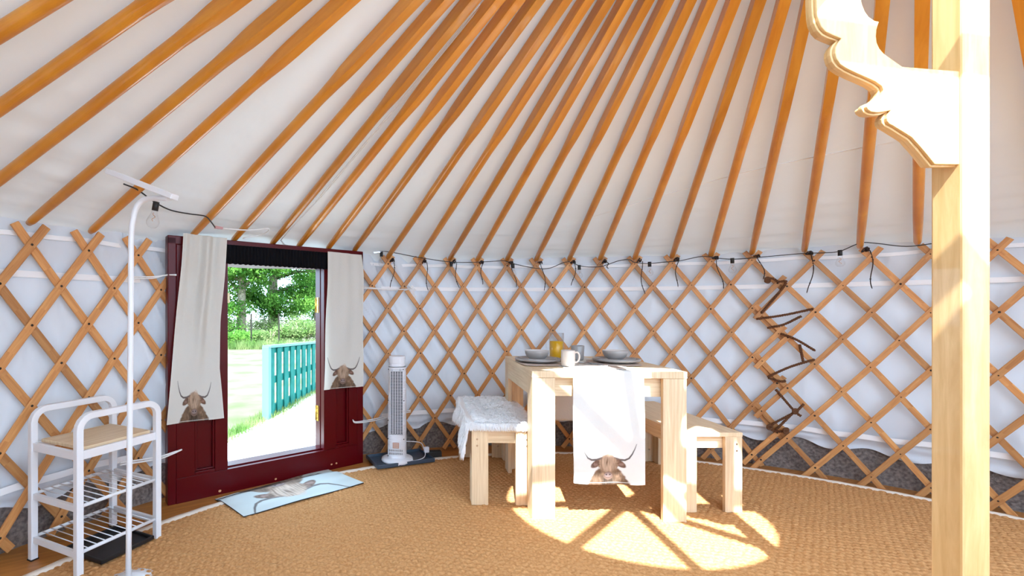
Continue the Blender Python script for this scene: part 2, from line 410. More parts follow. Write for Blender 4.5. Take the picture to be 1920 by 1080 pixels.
for i, (a, b) in enumerate([(-48.0, -48.2), (-43.0, -43.4), (-37.9, -38.9), (-34.2, -33.7), (-29.9, -29.7), (-25.9, -25.3)]):
    poles.append((a, b, 2.86, 'roof pole footed on the door frame, %s after the wide bare gap' % ORD[i]))
for k, a in enumerate(FEET[:20]):
    d = 0.9 if a < -3 else (1.2 if a < 25 else (0.8 if a < 30 else 0.0))
    poles.append((a, a+d, R, 'roof pole standing on the %s lattice peak right of the doorway' % ORD[k] if k < 18 else 'roof pole at far right, %s one past the carved post' % ORD[k-18]))
proto = None
for a, b, rf, lab in poles:
    zf = ZE+(ZA-ZE)*(1-rf/R)
    p0 = cyl(a, rf+0.01, zf); p1 = cyl(b, 0.72, ZE+(ZA-ZE)*(1-0.72/R))
    if proto is None: o = proto = pole_mesh().build('roof_pole', M['pole'])
    else: o = proto.copy(); col.objects.link(o)
    x = (p1-p0).normalized(); y = Vector((0, 0, 1)).cross(x).normalized(); z = x.cross(y)
    o.matrix_world = Matrix.Translation(p0)@Matrix((x, y, z)).transposed().to_4x4()@Matrix.Diagonal(((p1-p0).length/2.365 if False else 1, 1, 1, 1))
    tag(o, 'varnished orange '+lab, 'roof pole', 'roof poles radiating from the crown')

# ------------------------------------------------------------------ lattice walls
ZT, ZB = 1.455, 0.087; DZ = (ZT-ZB)/8
def lattice(label, cmin, cmax, dth=0.0, dz=0.0, rofs=0.0, amin=-6, amax=30, skip=None):
    root = thing('lattice_wall', label, 'lattice wall', (C.x, C.y, 0))
    for sgn in (1, -1):
        for a in range(amin, amax):
            js = [j for j in np.arange(0, 8.01, 1) if cmin-1e-6 <= a-sgn*j/2 <= cmax+1e-6 and not (skip is not None and j == 0 and a-sgn*j/2 < skip)]
            if len(js) < 2: continue
            j0, j1 = js[0], js[-1]
            e0 = 0.34 if j0 == 0 else 0.28; e1 = 0.42 if j1 == 8 else 0.28
            js2 = np.linspace(j0-e0, j1+e1, max(3, int((j1-j0)*2)+2))
            rr = R-0.0065 if sgn > 0 else R+0.0065
            rr += rofs+random.uniform(-0.0015, 0.0015)
            jt = random.uniform(-0.15, 0.15)
            pts = []
            for j in js2:
                t = col_th(a-sgn*j/2)+dth+jt*0.3; t_ = math.radians(t)
                pts.append((t_, ZT-j*DZ+dz))
            w, hh = 0.0158, 0.0055; mb = MB(); vs = []
            P = [Vector((rr*math.sin(t), rr*math.cos(t), z)) for t, z in pts]
            for i, (t, z) in enumerate(pts):
                d = (P[min(i+1, len(P)-1)]-P[max(i-1, 0)]).normalized(); nrm = Vector((math.sin(t), math.cos(t), 0)); sd = d.cross(nrm).normalized()
                for s1, s2 in ((-1, -1), (1, -1), (1, 1), (-1, 1)): vs.append(P[i]+sd*w*s1+nrm*hh*s2)
            k = len(P); fs = [(i*4+q, i*4+(q+1) % 4, (i+1)*4+(q+1) % 4, (i+1)*4+q) for i in range(k-1) for q in range(4)]+[(3, 2, 1, 0), ((k-1)*4, (k-1)*4+1, (k-1)*4+2, (k-1)*4+3)]
            mb.add(vs, fs, 0, (P[-1]-P[0]).normalized())
            if sgn > 0:                                   # nail heads on the slats that lie in front
                for j in js:
                    t = math.radians(col_th(a-j/2)+dth+jt*0.3); nrm = Vector((math.sin(t), math.cos(t), 0)); tg = Vector((math.cos(t), -math.sin(t), 0))
                    c0 = Vector((rr*math.sin(t), rr*math.cos(t), ZT-j*DZ+dz))-nrm*(hh+0.001)
                    c0 += tg*random.uniform(-.003, .003)+Vector((0, 0, random.uniform(-.003, .003)))
                    r_ = random.choice((0.0035, 0.0045, 0.006)); q = 8
                    mb.add([c0+tg*r_*math.cos(2*PI*i/q)+Vector((0, 0, r_*math.sin(2*PI*i/q)))*1 for i in range(q)]+[c0-nrm*0.002], [(i, (i+1) % q, q) for i in range(q)], 1)
            mb.build('slat', [M['slat'], M['nail']], root, bevel=0.0015, seg=1)
    return root
lattice('long wooden lattice wall section between the doorway and the laced seam', -1.0, 11.5)
lattice('wooden lattice wall section right of the rope-laced seam', 11.0, 22.5, 1.0, -0.024, -0.014, 5, 34, 11.4)
# beyond the doorway: columns counted from the door's left side, cells taller
def lattice_left():
    root = thing('lattice_wall', 'wooden lattice wall section on the left beside the white towel and rack', 'lattice wall', (C.x, C.y, 0))
    dz = 0.1845; th_c = lambda c: -50.9-c*4.76
    zt = 1.401
    for sgn in (1, -1):
        for a in np.arange(-4.5, 14, 1.0):
            js = [j for j in np.arange(0, 7.01, 1) if -0.01 <= a-sgn*j/2 <= 8.5]
            if len(js) < 2: continue
            js2 = np.linspace(js[0]-0.5, js[-1]+0.4, max(3, int((js[-1]-js[0])*2)+2)); rr = R-0.0065 if sgn < 0 else R+0.0065
            P = []
            for j in js2:
                t = math.radians(th_c(a-sgn*j/2)); P.append((t, Vector((rr*math.sin(t), rr*math.cos(t), zt-j*dz))))
            vs = []; mb = MB()
            for i, (t, p) in enumerate(P):
                d = (P[min(i+1, len(P)-1)][1]-P[max(i-1, 0)][1]).normalized(); nrm = Vector((math.sin(t), math.cos(t), 0)); sd = d.cross(nrm).normalized()
                for s1, s2 in ((-1, -1), (1, -1), (1, 1), (-1, 1)): vs.append(p+sd*0.0185*s1+nrm*0.0055*s2)
            k = len(P); fs = [(i*4+q, i*4+(q+1) % 4, (i+1)*4+(q+1) % 4, (i+1)*4+q) for i in range(k-1) for q in range(4)]+[(3, 2, 1, 0), ((k-1)*4, (k-1)*4+1, (k-1)*4+2, (k-1)*4+3)]
            mb.add(vs, fs, 0, (P[-1][1]-P[0][1]).normalized())
            if sgn < 0:
                for j in js:
                    t = math.radians(th_c(a-sgn*j/2)); nrm = Vector((math.sin(t), math.cos(t), 0)); tg = Vector((math.cos(t), -math.sin(t), 0))
                    c0 = Vector((rr*math.sin(t), rr*math.cos(t), zt-j*dz))-nrm*0.0065
                    mb.add([c0+tg*0.006*math.cos(2*PI*i/8)+Vector((0, 0, 0.006*math.sin(2*PI*i/8))) for i in range(8)]+[c0-nrm*0.002], [(i, (i+1) % 8, 8) for i in range(8)], 1)
            mb.build('slat', [M['slat'], M['nail']], root, bevel=0.0015, seg=1)
lattice_left()

def twisted(mb, pts, r, pitch=0.02, m=0):
    """two-strand rope along pts"""
    pts = [Vector(p) for p in pts]; dense = []
    for a, b in zip(pts[:-1], pts[1:]):
        k = max(2, int((b-a).length/(pitch/5)))
        for i in range(k): dense.append(a.lerp(b, i/k))
    dense.append(pts[-1]); s = 0; A = []; B = []
    for i, p in enumerate(dense):
        if i: s += (p-dense[i-1]).length
        t = (dense[min(i+1, len(dense)-1)]-dense[max(i-1, 0)]).normalized(); x = t.cross(Vector((0.3, 1, 0.2))).normalized(); y = t.cross(x)
        ph = 2*PI*s/pitch; o = (x*math.cos(ph)+y*math.sin(ph))*r*0.5; A.append(p+o); B.append(p-o)
    mb.tube(A, r*0.62, 5, m); mb.tube(B, r*0.62, 5, m)
# rope lacing over the seam
def zm(ox, oy, k): return lambda x, y: (ox+x/k, oy+y/k)
A_ = zm(1180, 440, 3.975); B_ = zm(1390, 640, 3.857)
mb = MB()
for f, path in [(A_, [(1010, 352), (1060, 325), (1110, 350), (1165, 365), (985, 585)]), (A_, [(950, 628), (1150, 600), (1370, 553)]),
                (A_, [(1030, 695), (1150, 670), (1280, 608)]), (A_, [(1130, 738), (1240, 780), (1385, 865)]), (A_, [(1270, 820), (1295, 945)]),
                (A_, [(1030, 1060), (1200, 985), (1380, 930)]), (B_, [(195, 265), (290, 290), (320, 285)]), (B_, [(250, 350), (380, 500), (430, 540)]),
                (B_, [(450, 455), (390, 510), (240, 590), (195, 625)]), (B_, [(190, 625), (250, 650), (330, 650)]), (B_, [(380, 510), (250, 640)])]:
    pp = [wallp(*f(x, y), r=R-0.034+0.0*i) for i, (x, y) in enumerate(path)]
    twisted(mb, smooth_path(pp, 5), 0.0085, 0.026)
for x, y in ((1015, 350), (1160, 368), (330, 0)):
    pass
for f, (x, y), n_ in ((A_, (1025, 345), 3), (B_, (318, 652), 3), (B_, (200, 622), 2), (B_, (385, 508), 2)):
    c0 = wallp(*f(x, y), r=R-0.036)
    for q in range(n_): mb.tube([c0+Vector((0.018*math.cos(t), -0.006, 0.014*math.sin(t)+0.006*q)) for t in np.linspace(0, 2*PI, 12)], 0.005, 5)
tag(mb.build('seam_rope', M['brown_rope']), 'brown twisted rope lacing two lattice sections together', 'rope')

# dark cords hanging from the lattice peaks
proto = None
for k in range(14):
    mb = MB(); t0 = FEET[k]+0.75; ln = [.20, .22, .20, .17, .19, .22, .18, .05, .25, .20, .22, .16, .26, .24][k]
    z0 = 1.475; pts = []
    for i in range(9):
        f_ = i/8; pts.append(cyl(t0+0.25*math.sin(f_*5+k)+(0.5*f_ if k % 3 else -0.3*f_), R-0.028+0.004*math.sin(k+f_*7), z0-ln*f_))
    rk_ = random.Random(k); sc1 = rk_.uniform(.6, 1.0)
    loop = [cyl(t0-0.35+0.38*sc1*math.cos(a), R-0.032+0.022*math.cos(a+0.7), z0+0.006+0.010*sc1*math.sin(a+k)+0.012*math.cos(a)) for a in np.linspace(0, 2*PI, 12)]
    loop2 = [cyl(t0-0.1+0.15*math.cos(a), R-0.03+0.008*math.sin(a), z0+0.004+0.010*math.sin(a*2+k)) for a in np.linspace(0, 2*PI, 12)]
    mb.tube(loop, 0.004, 5); mb.tube(loop2, 0.0045, 5); mb.tube(smooth_path(pts, 3), [0.0028]*24+[0.0018], 5)
    for f_ in (0.35, 0.8): mb.lathe([(0.0, -0.006), (0.006, 0), (0.0, 0.006)], pts[int(f_*8)], 6)
    o = mb.build('cord_tie', M['dark_cord'])
    tag(o, 'thin dark tie cord hanging from the %s lattice peak right of the doorway' % ORD[k], 'cord', 'tie cords on the lattice peaks')

# ------------------------------------------------------------------ string of lights
sl_root = thing('string_lights', 'black cable of clear light bulbs strung along the top of the wall', 'string lights')
rc = R-0.05
pa = [roofp(x, y, -0.055) for x, y in ((232, 345), (258, 356), (290, 379), (320, 394), (355, 401), (372, 403))]+[roofp(x, y, -0.075) for x, y in ((386, 406), (395, 415), (403, 426))]
MB().tube(smooth_path(pa), 0.0035, 6).build('cable', M['black_cable'], sl_root)
pxs = [(702, 474), (716, 471), (740, 474), (787, 483), (843, 491), (880, 492), (925, 490), (945, 489), (965, 495), (1005, 503), (1030, 503), (1058, 492), (1072, 492), (1090, 499), (1125, 500), (1160, 489), (1180, 487), (1190, 492), (1217, 494), (1250, 491), (1275, 489), (1315, 481), (1345, 484), (1372, 486), (1405, 484), (1450, 480), (1510, 475), (1545, 474), (1575, 471), (1612, 456), (1640, 456), (1700, 462), (1760, 455)]
MB().tube(smooth_path([wallp(x, y, rc-0.004*(i % 2)) for i, (x, y) in enumerate(pxs)]), 0.003, 6).build('cable', M['black_cable'], sl_root)
MB().bar(wallp(700, 474, rc), wallp(716, 472, rc), 0.012, 0.010).build('connector', M['steel'], sl_root)
MB().bar(roofp(403, 426, -.07), roofp(417, 428, -.07), 0.016, 0.014).build('connector', mat('clear_pink_plastic', srgb(196, 150, 150), 0.3), sl_root)
MB().tube(smooth_path([roofp(x, y, -0.07) for x, y in ((417, 428), (450, 431), (480, 431), (500, 428), (504, 432), (490, 440), (455, 447))]), 0.004, 6).build('cable', M['white_rope'], sl_root)['label'] = 'white cable end'
glow = mat('filament', srgb(214, 150, 90), 0.4)
def bulb(p, lean=Vector((0, 0, -1)), s=1.0):
    sk = MB().tube([p+lean*-0.004, p+lean*0.034*s], 0.0125*s, 12); sk.build('socket', M['black_cable'], sl_root)
    q = lean.to_track_quat('Z', 'Y').to_matrix()
    prof = [(0.011, 0.0), (0.012, 0.012), (0.019, 0.028), (0.0255, 0.046), (0.024, 0.060), (0.014, 0.072), (0.0, 0.076)]
    g_ = MB().lathe([(a*s, b*s) for a, b in prof], (0, 0, 0), 20); o0 = p+lean*0.034*s
    g_.v = [tuple(o0+q@Vector(v)) for v in g_.v]; go = g_.build('bulb', M['glass'], sl_root)
    f_ = MB().tube([o0+q@Vector((0.006*math.cos(t*9), 0.006*math.sin(t*9), 0.012+0.04*t))*1.0 for t in np.linspace(0, 1, 20)], 0.0012, 4)
    f_.build('filament', glow, go)
bulb(roofp(293, 380, -0.06), Vector((-0.18, 0, -1)).normalized(), 1.15)
for x, y in ((715, 473), (846, 492), (962, 495), (1086, 498), (1218, 492), (1373, 485), (1575, 470)):
    bulb(wallp(x, y, rc), Vector((0.02, 0, -1)).normalized(), 0.95)

# ------------------------------------------------------------------ doorway
door = thing('door_1', None, None, DL, math.atan2(DU.y, DU.x), kind='structure')   # local x along the frame, -y into the tent
LJ = door_tz(424, 880)[0]; RJ = door_tz(603, 840)[0]; TZ = 0.142; HT = 1.515
fr = MB()
T = 0.075
def dbox(mb, x0, x1, z0, z1, y0=-T/2, y1=T/2, m=0): mb.box(((x0+x1)/2, (y0+y1)/2, (z0+z1)/2), (x1-x0, y1-y0, z1-z0), m=m)
dbox(fr, 0, 0.045, 0.0, HT); dbox(fr, DW-0.05, DW, 0.0, HT); dbox(fr, 0, DW, HT-0.04, HT+0.01)
fr.build('frame', M['maroon'], door, bevel=0.004)
th_ = MB(); dbox(th_, 0.045, DW-0.05, 0.0, TZ-0.0); dbox(th_, LJ-0.02, RJ+0.02, TZ-0.002, TZ+0.008, 0.0, 0.09)
for x, y, w_ in ((409, 917, 0.016), (513, 895, 0.014), (617, 868, 0.013), (626, 866, 0.013)):
    t, z, p = door_tz(x, y)
    pr = [(t+w_*0.6*math.cos(a)*(1+0.3*math.sin(3*a)), z+w_*0.5*math.sin(a)) for a in np.linspace(0, 2*PI, 7)[:-1]]
    th_.prism(pr, (0, -T/2-0.0015, 0), (1, 0, 0), (0, 0, 1), (0, 0.003, 0), m=1)
th_.build('threshold', [M['maroon'], M['tan']], door, bevel=0.003)
def panel(x0, x1, name='side_panel'):
    b = MB(); sw = 0.115*(x1-x0)/0.33
    dbox(b, x0, x0+sw, TZ, HT-0.04); dbox(b, x1-sw*0.75, x1, TZ, HT-0.04)
    dbox(b, x0+sw, x1-sw*0.75, TZ, TZ+0.02); dbox(b, x0+sw, x1-sw*0.75, 0.62, 0.72)
    dbox(b, x0+sw-0.002, x1-sw*0.75+0.002, TZ+0.01, HT-0.04, -0.006, 0.01)
    # sloping moulding round the sunk panel
    for (a0, a1, z0, z1) in ((x0+sw, x0+sw+0.012, TZ+0.02, 0.62), (x1-sw*0.75-0.012, x1-sw*0.75, TZ+0.02, 0.62)): dbox(b, a0, a1, z0, z1, -T/2+0.008, 0)
    dbox(b, x0+sw, x1-sw*0.75, TZ+0.02, TZ+0.03, -T/2+0.008, 0)
    o = b.build(name, M['maroon'], door, bevel=0.003); return o
panel(0.045, LJ); panel(RJ, DW-0.05)
# rebated jamb, latch plate, hinges
j = MB(); dbox(j, RJ-0.004, RJ+0.03, TZ, HT-0.04, T/2-0.02, T/2+0.05); dbox(j, LJ-0.02, LJ+0.001, TZ, HT-0.04, T/2-0.02, T/2+0.03)
j.build('jamb', M['maroon'], door, bevel=0.002)
t, z, p = door_tz(424, 559); lb = MB(); dbox(lb, t-0.004, t+0.010, z-0.030, z+0.030, -T/2-0.006, -T/2+0.004); lb.build('latch_plate', mat('pale_brass', srgb(206, 188, 150), 0.4, 0.4), door, bevel=0.002)
leaf = MB(); Rj = DL+DU*RJ; ld = Vector((-0.165, 0.986, 0)); ln_ = Vector((0.986, 0.165, 0))
s0 = atY(594.5, 500, 3.30); s0.z = 0
def world_to_door(p): return door_rot.inverted()@(p-DL)
door_rot = Matrix.Rotation(math.atan2(DU.y, DU.x), 3, 'Z')
lp = world_to_door(s0); ldl = door_rot.inverted()@ld; lnl = door_rot.inverted()@ln_
leaf.prism([(0, 0), (0.62, 0), (0.62, 0.032), (0, 0.032)], lp+Vector((0, 0, TZ+0.012)), ldl, lnl, Vector((0, 0, HT-0.06-TZ)))
lo = leaf.build('door_leaf', M['maroon'], door, bevel=0.003)
for y in (572, 775):
    z = HC-(y-PY)*3.27/F; h = MB()
    h.box((RJ-0.006, 0.052, z), (0.004, 0.034, 0.105)); h.tube([(RJ-0.008, 0.073, z-0.052), (RJ-0.008, 0.073, z+0.052)], 0.006, 8)
    for q in (-0.035, 0.0, 0.035): h.tube([(RJ-0.006, 0.052, z+q), (RJ-0.0095, 0.052, z+q)], 0.003, 8, m=1)
    h.build('hinge', [M['brass'], M['nail']], door)

# black ribbed valance over the opening
tl, zt_, _ = door_tz(424, 453, 0.05); tr_, _, _ = door_tz(613.5, 475, 0.05)
nv = 400; u = np.linspace(tl, tr_, nv)[None, :]; rows = np.array([1.372, 1.36, 1.43, 1.50, 1.512])[:, None]; rows = np.array([1.380, 1.42, 1.46, 1.495])[:, None]
off = 0.052+0.004*np.sin(u*2*PI/0.021)+0*rows; zz = rows+0*u+np.where(rows < 1.385, 0.002*np.sin(u*200), 0)
P = np.stack([DL.x+DU.x*u+DN.x*off, DL.y+DU.y*u+DN.y*off, zz], -1)
tag(grid_mesh('valance', P, M['blackcloth'], solid=0.004), 'black ribbed cloth valance across the top of the doorway', 'valance')

# ------------------------------------------------------------------ cow print
def cowprint(X, Y, sad=False, base=(0.86, 0.85, 0.80)):
    """Highland cow head in a unit frame (x -1..1 horn span, y -0.75..1), returns rgba"""
    sh = X.shape; col_ = np.ones(sh+(4,)); col_[..., 0], col_[..., 1], col_[..., 2] = base
    def put(mask, rgb, tone=1.0):
        m = np.clip(mask, 0, 1)[..., None]; c = np.array(rgb)*(tone[..., None] if hasattr(tone, 'shape') else tone)
        col_[..., :3] = col_[..., :3]*(1-m)+c*m
    soft = lambda d, w=0.03: np.clip(0.5-d/w, 0, 1)
    hair = 0.55+0.9*vnoise(X*26+Y*3, Y*5, 4)*vnoise(X*9, Y*11, 6)+0.25*(vnoise(X*60, Y*9, 8)-0.5)
    ax = np.abs(X)
    # shoulders
    bw = 0.34+0.38*np.clip((0.0-Y)/0.55, 0, 1)**0.7
    edge = 0.05*(vnoise(X*14, Y*22, 3)-0.5)
    put(soft(np.maximum(ax-bw+edge, Y-0.02), 0.06), (0.36, 0.235, 0.155), hair)
    put(soft(np.hypot(X/0.30, (Y+0.52)/0.40)-0.8, 0.5)*0.75, (0.11, 0.085, 0.07), hair)
    # horns
    def stroke(pts, w0, w1, rgb):
        k = len(pts)
        for s_ in (1, -1):
            best = np.full(sh, 9.0); wid = np.zeros(sh)
            for i in range(k-1):
                a = np.array(pts[i]); b = np.array(pts[i+1]); d = b-a; t = np.clip(((X*s_-a[0])*d[0]+(Y-a[1])*d[1])/(d@d), 0, 1)
                dist = np.hypot(X*s_-a[0]-t*d[0], Y-a[1]-t*d[1]); f_ = (i+t)/(k-1); ww = w0+(w1-w0)*f_
                q = dist-ww; sel = q < best; best = np.where(sel, q, best); wid = np.where(sel, f_, wid)
            put(soft(best, 0.02), rgb, 1.15-0.75*wid)
    P_ = [(0.22, 0.42), (0.40, 0.36), (0.58, 0.355), (0.71, 0.43), (0.81, 0.60), (0.89, 0.80), (0.95, 1.0)]
    stroke(P_, 0.048, 0.006, (0.20, 0.17, 0.16))
    # ears
    for s_ in (1, -1):
        put(soft(np.hypot((X*s_-0.42)/0.19, (Y-0.22+0.5*(X*s_-0.4))/0.13)-1+edge*2, 0.2), (0.30, 0.18, 0.13), hair)
        put(soft(np.hypot((X*s_-0.45)/0.08, (Y-0.18)/0.05)-1, 0.5)*0.45, (0.52, 0.33, 0.28))
    # head
    hw = 0.35-0.12*np.clip((0.15-Y)/0.4, 0, 1)
    put(soft(np.hypot(X/hw, (Y-0.12)/0.46)-1+edge*3.5, 0.18), (0.44, 0.29, 0.19), hair*1.1)
    st = vnoise(X*38+np.sin(Y*6)*0.6, Y*3.5, 12)
    st2 = vnoise(X*70+np.sin(Y*9+X*3)*1.2, Y*5, 15)
    put(soft(np.hypot(X/0.29, (Y-0.25)/0.36)-1+edge*4, 0.35)*np.clip(st*1.3+st2*0.7-0.4, 0, 1)*0.9, (0.72, 0.54, 0.40))
    put(soft(np.hypot(X/0.27, (Y-0.16)/0.34)-1, 0.3)*np.clip(0.85-st*1.2-st2*1.0, 0, 1), (0.13, 0.08, 0.055))
    # muzzle
    put(soft(np.hypot(X/0.17, (Y+0.25)/0.155)-1, 0.15), (0.30, 0.20, 0.16))
    put(soft(np.hypot(X/0.125, (Y+0.22)/0.09)-1, 0.25), (0.40, 0.31, 0.29))
    for s_ in (1, -1): put(soft(np.hypot((X*s_-0.065)/0.026, (Y+0.21)/0.03)-1, 0.4), (0.07, 0.05, 0.05))
    put(soft(np.hypot(X/0.08, (Y+0.33)/0.016)-1, 0.6)*0.6, (0.16, 0.11, 0.09))
    fade = np.clip((ax-1.0)/0.02, 0, 1)[..., None]; col_[..., :3] = col_[..., :3]*(1-fade)+np.array(base)*fade
    return col_

def hung_towel(name, label, left, right, ytop, cw_px, fold, off=0.055, group=None, squash=1.0):
    """left/right: lists of (px,py) down the two edges (same count)"""
    root = thing(name, label, 'towel', door_tz(*left[0], off)[2]*1.0, group=group)
    org = root.location.copy()
    ts = np.linspace(0, 1, len(left))
    Lp = np.array([door_tz(x, y, off)[:2] for x, y in left]); Rp = np.array([door_tz(x, y, off)[:2] for x, y in right])
    v = np.concatenate([np.linspace(0, 0.68, 120), np.linspace(0.683, 1, 190)])[:, None]; u = np.linspace(0, 1, 130)[None, :]
    def ev(A, k): return np.interp(v[:, 0], ts, A[:, k])[:, None]
    tx = ev(Lp, 0)*(1-u)+ev(Rp, 0)*u
    zz = ev(Lp, 1)*(1-u)+ev(Rp, 1)*u
    amp = fold*(np.clip(1.05-v, 0, 1))**0.8
    o = off+0.012+amp*(0.6*np.sin(u*14+v*1.5)+0.5*np.sin(u*23+1+v*0.7)*(1-v))+0.006*np.sin(u*6+v*9)
    o = o+0.018*np.exp(-((u-0.55)/0.10)**2)*np.sin(np.clip(v, 0, .8)/0.8*PI)*(fold > 0.008)
    o = np.maximum(o, off-0.005)
    P = np.stack([DL.x+DU.x*tx+DN.x*o-org.x, DL.y+DU.y*tx+DN.y*o-org.y, zz-org.z], -1)
    wid = (Rp[-1, 0]-Lp[-1, 0]); hgt = (Lp[0, 1]-Lp[-1, 1])
    cx = cw_px[0]; sc_ = cw_px[1]
    X = (u-cx)/sc_*1.0+0*v; Yv = -0.62+((1-v)*hgt)/(sc_*wid)*squash+0*u
    X = X*(1+0.0*Yv)
    c = cowprint(X, Yv)
    grid_mesh('cloth', P, M['linen'], root, colors=c, solid=0.0015)
    # hems
    hm = MB()
    for k in (0, -1):
        pts = [Vector(P[i, k]) for i in range(0, P.shape[0], 6)]+[Vector(P[-1, k])]
        hm.tube([q+DN*0.001 for q in pts], 0.0018, 5)
    hm.tube([Vector(P[-4, i]) for i in range(0, 130, 4)]+[Vector(P[-4, 129])], 0.0014, 5)
    hm.build('hem', mat('hem_thread', (0.88, 0.87, 0.82), 0.8), root)
    return root
hung_towel('tea_towel', 'long gathered white towel with cow print on the near side of the doorway',
           [(343, 438), (339, 500), (330, 590), (322, 680), (312, 796)], [(424, 447), (419, 520), (412, 600), (410, 690), (418, 783)], 440, (0.467, 0.355), 0.016, group='cow print towels hung on the door frame', squash=0.92)
hung_towel('tea_towel', 'flatter white towel with cow print beside the fan end of the doorway',
           [(613, 472), (612, 540), (610, 600), (608, 660), (606, 731)], [(676, 478), (679, 520), (679, 590), (679, 660), (678, 724)], 472, (0.48, 0.45), 0.005, group='cow print towels hung on the door frame', squash=1.10)

# ------------------------------------------------------------------ ropes on the wall and roof
mb = MB()
for dy in (0, 3): mb.tube(smooth_path([wallp(240, 519+dy, R-0.03), wallp(285, 519+dy, R-0.03), wallp(310, 516, R-0.05), door_tz(331, 515+dy*0.3, 0.05)[2]]), 0.004, 6)
tag(mb.build('white_rope', M['white_rope']), 'double white rope tied from lattice to the door frame behind the long towel', 'rope')
mb = MB()
for dy in (0, 3): mb.tube(smooth_path([door_tz(679, 537+dy, 0.05)[2], wallp(700, 540+dy*.5, R-0.03), wallp(745, 543, R-0.03), wallp(772, 541, R-0.02)]), 0.004, 6)
for q in range(4):
    c0 = wallp(772+3*(q % 2), 541+5*q, R+0.012)
    mb.box(c0, (0.022, 0.014, 0.045), rot=Matrix.Rotation(0.3+0.5*q, 3, 'Y'))
mb.tube([wallp(762, 532, R), wallp(772, 541, R-0.01), wallp(757, 545, R)], 0.005, 6)
tag(mb.build('white_rope', M['white_rope'], bevel=0.003), 'white strap knotted behind the lattice near the flatter towel', 'rope')
mb = MB()
for dy in (0, 3): mb.tube(smooth_path([door_tz(661, 787, 0.045)[2], door_tz(668, 791+dy*.6, 0.07)[2], wallp(700, 786+dy, R-0.04), wallp(735, 778+dy, R-0.03), wallp(770, 769+dy, R-0.03)]), 0.0042, 6)
tag(mb.build('white_rope', M['white_rope']), 'white rope from the maroon panel to the lattice behind the fan', 'rope')
mb = MB()
for dy in (0, 4): mb.tube(smooth_path([wallp(225, 868+dy, 2.80), wallp(258, 863+dy, 2.82), wallp(300, 856+dy, 2.84), door_tz(325, 848+dy*.6, 0.06)[2], door_tz(341, 843, 0.045)[2]]), 0.0045, 6)
tag(mb.build('white_rope', M['white_rope']), 'white rope from the maroon panel passing behind the white rack', 'rope')
mb = MB()
for dx in (0, 5): mb.tube(smooth_path([roofp(900+dx, 8, -.02), roofp(800+dx, 130, -.02), roofp(700+dx*.8, 250, -.02), roofp(600+dx*.6, 368, -.02), roofp(532, 444, -.03), roofp(528, 452, -.03)]), 0.0025, 5)
mb.tube(smooth_path([roofp(528, 452, -.03), roofp(533, 458, -.04), roofp(540, 460, -.04)], 4), 0.004, 5)
tag(mb.build('white_rope', M['white_rope']), 'thin doubled white cord running down the roof canvas to the doorway', 'rope')

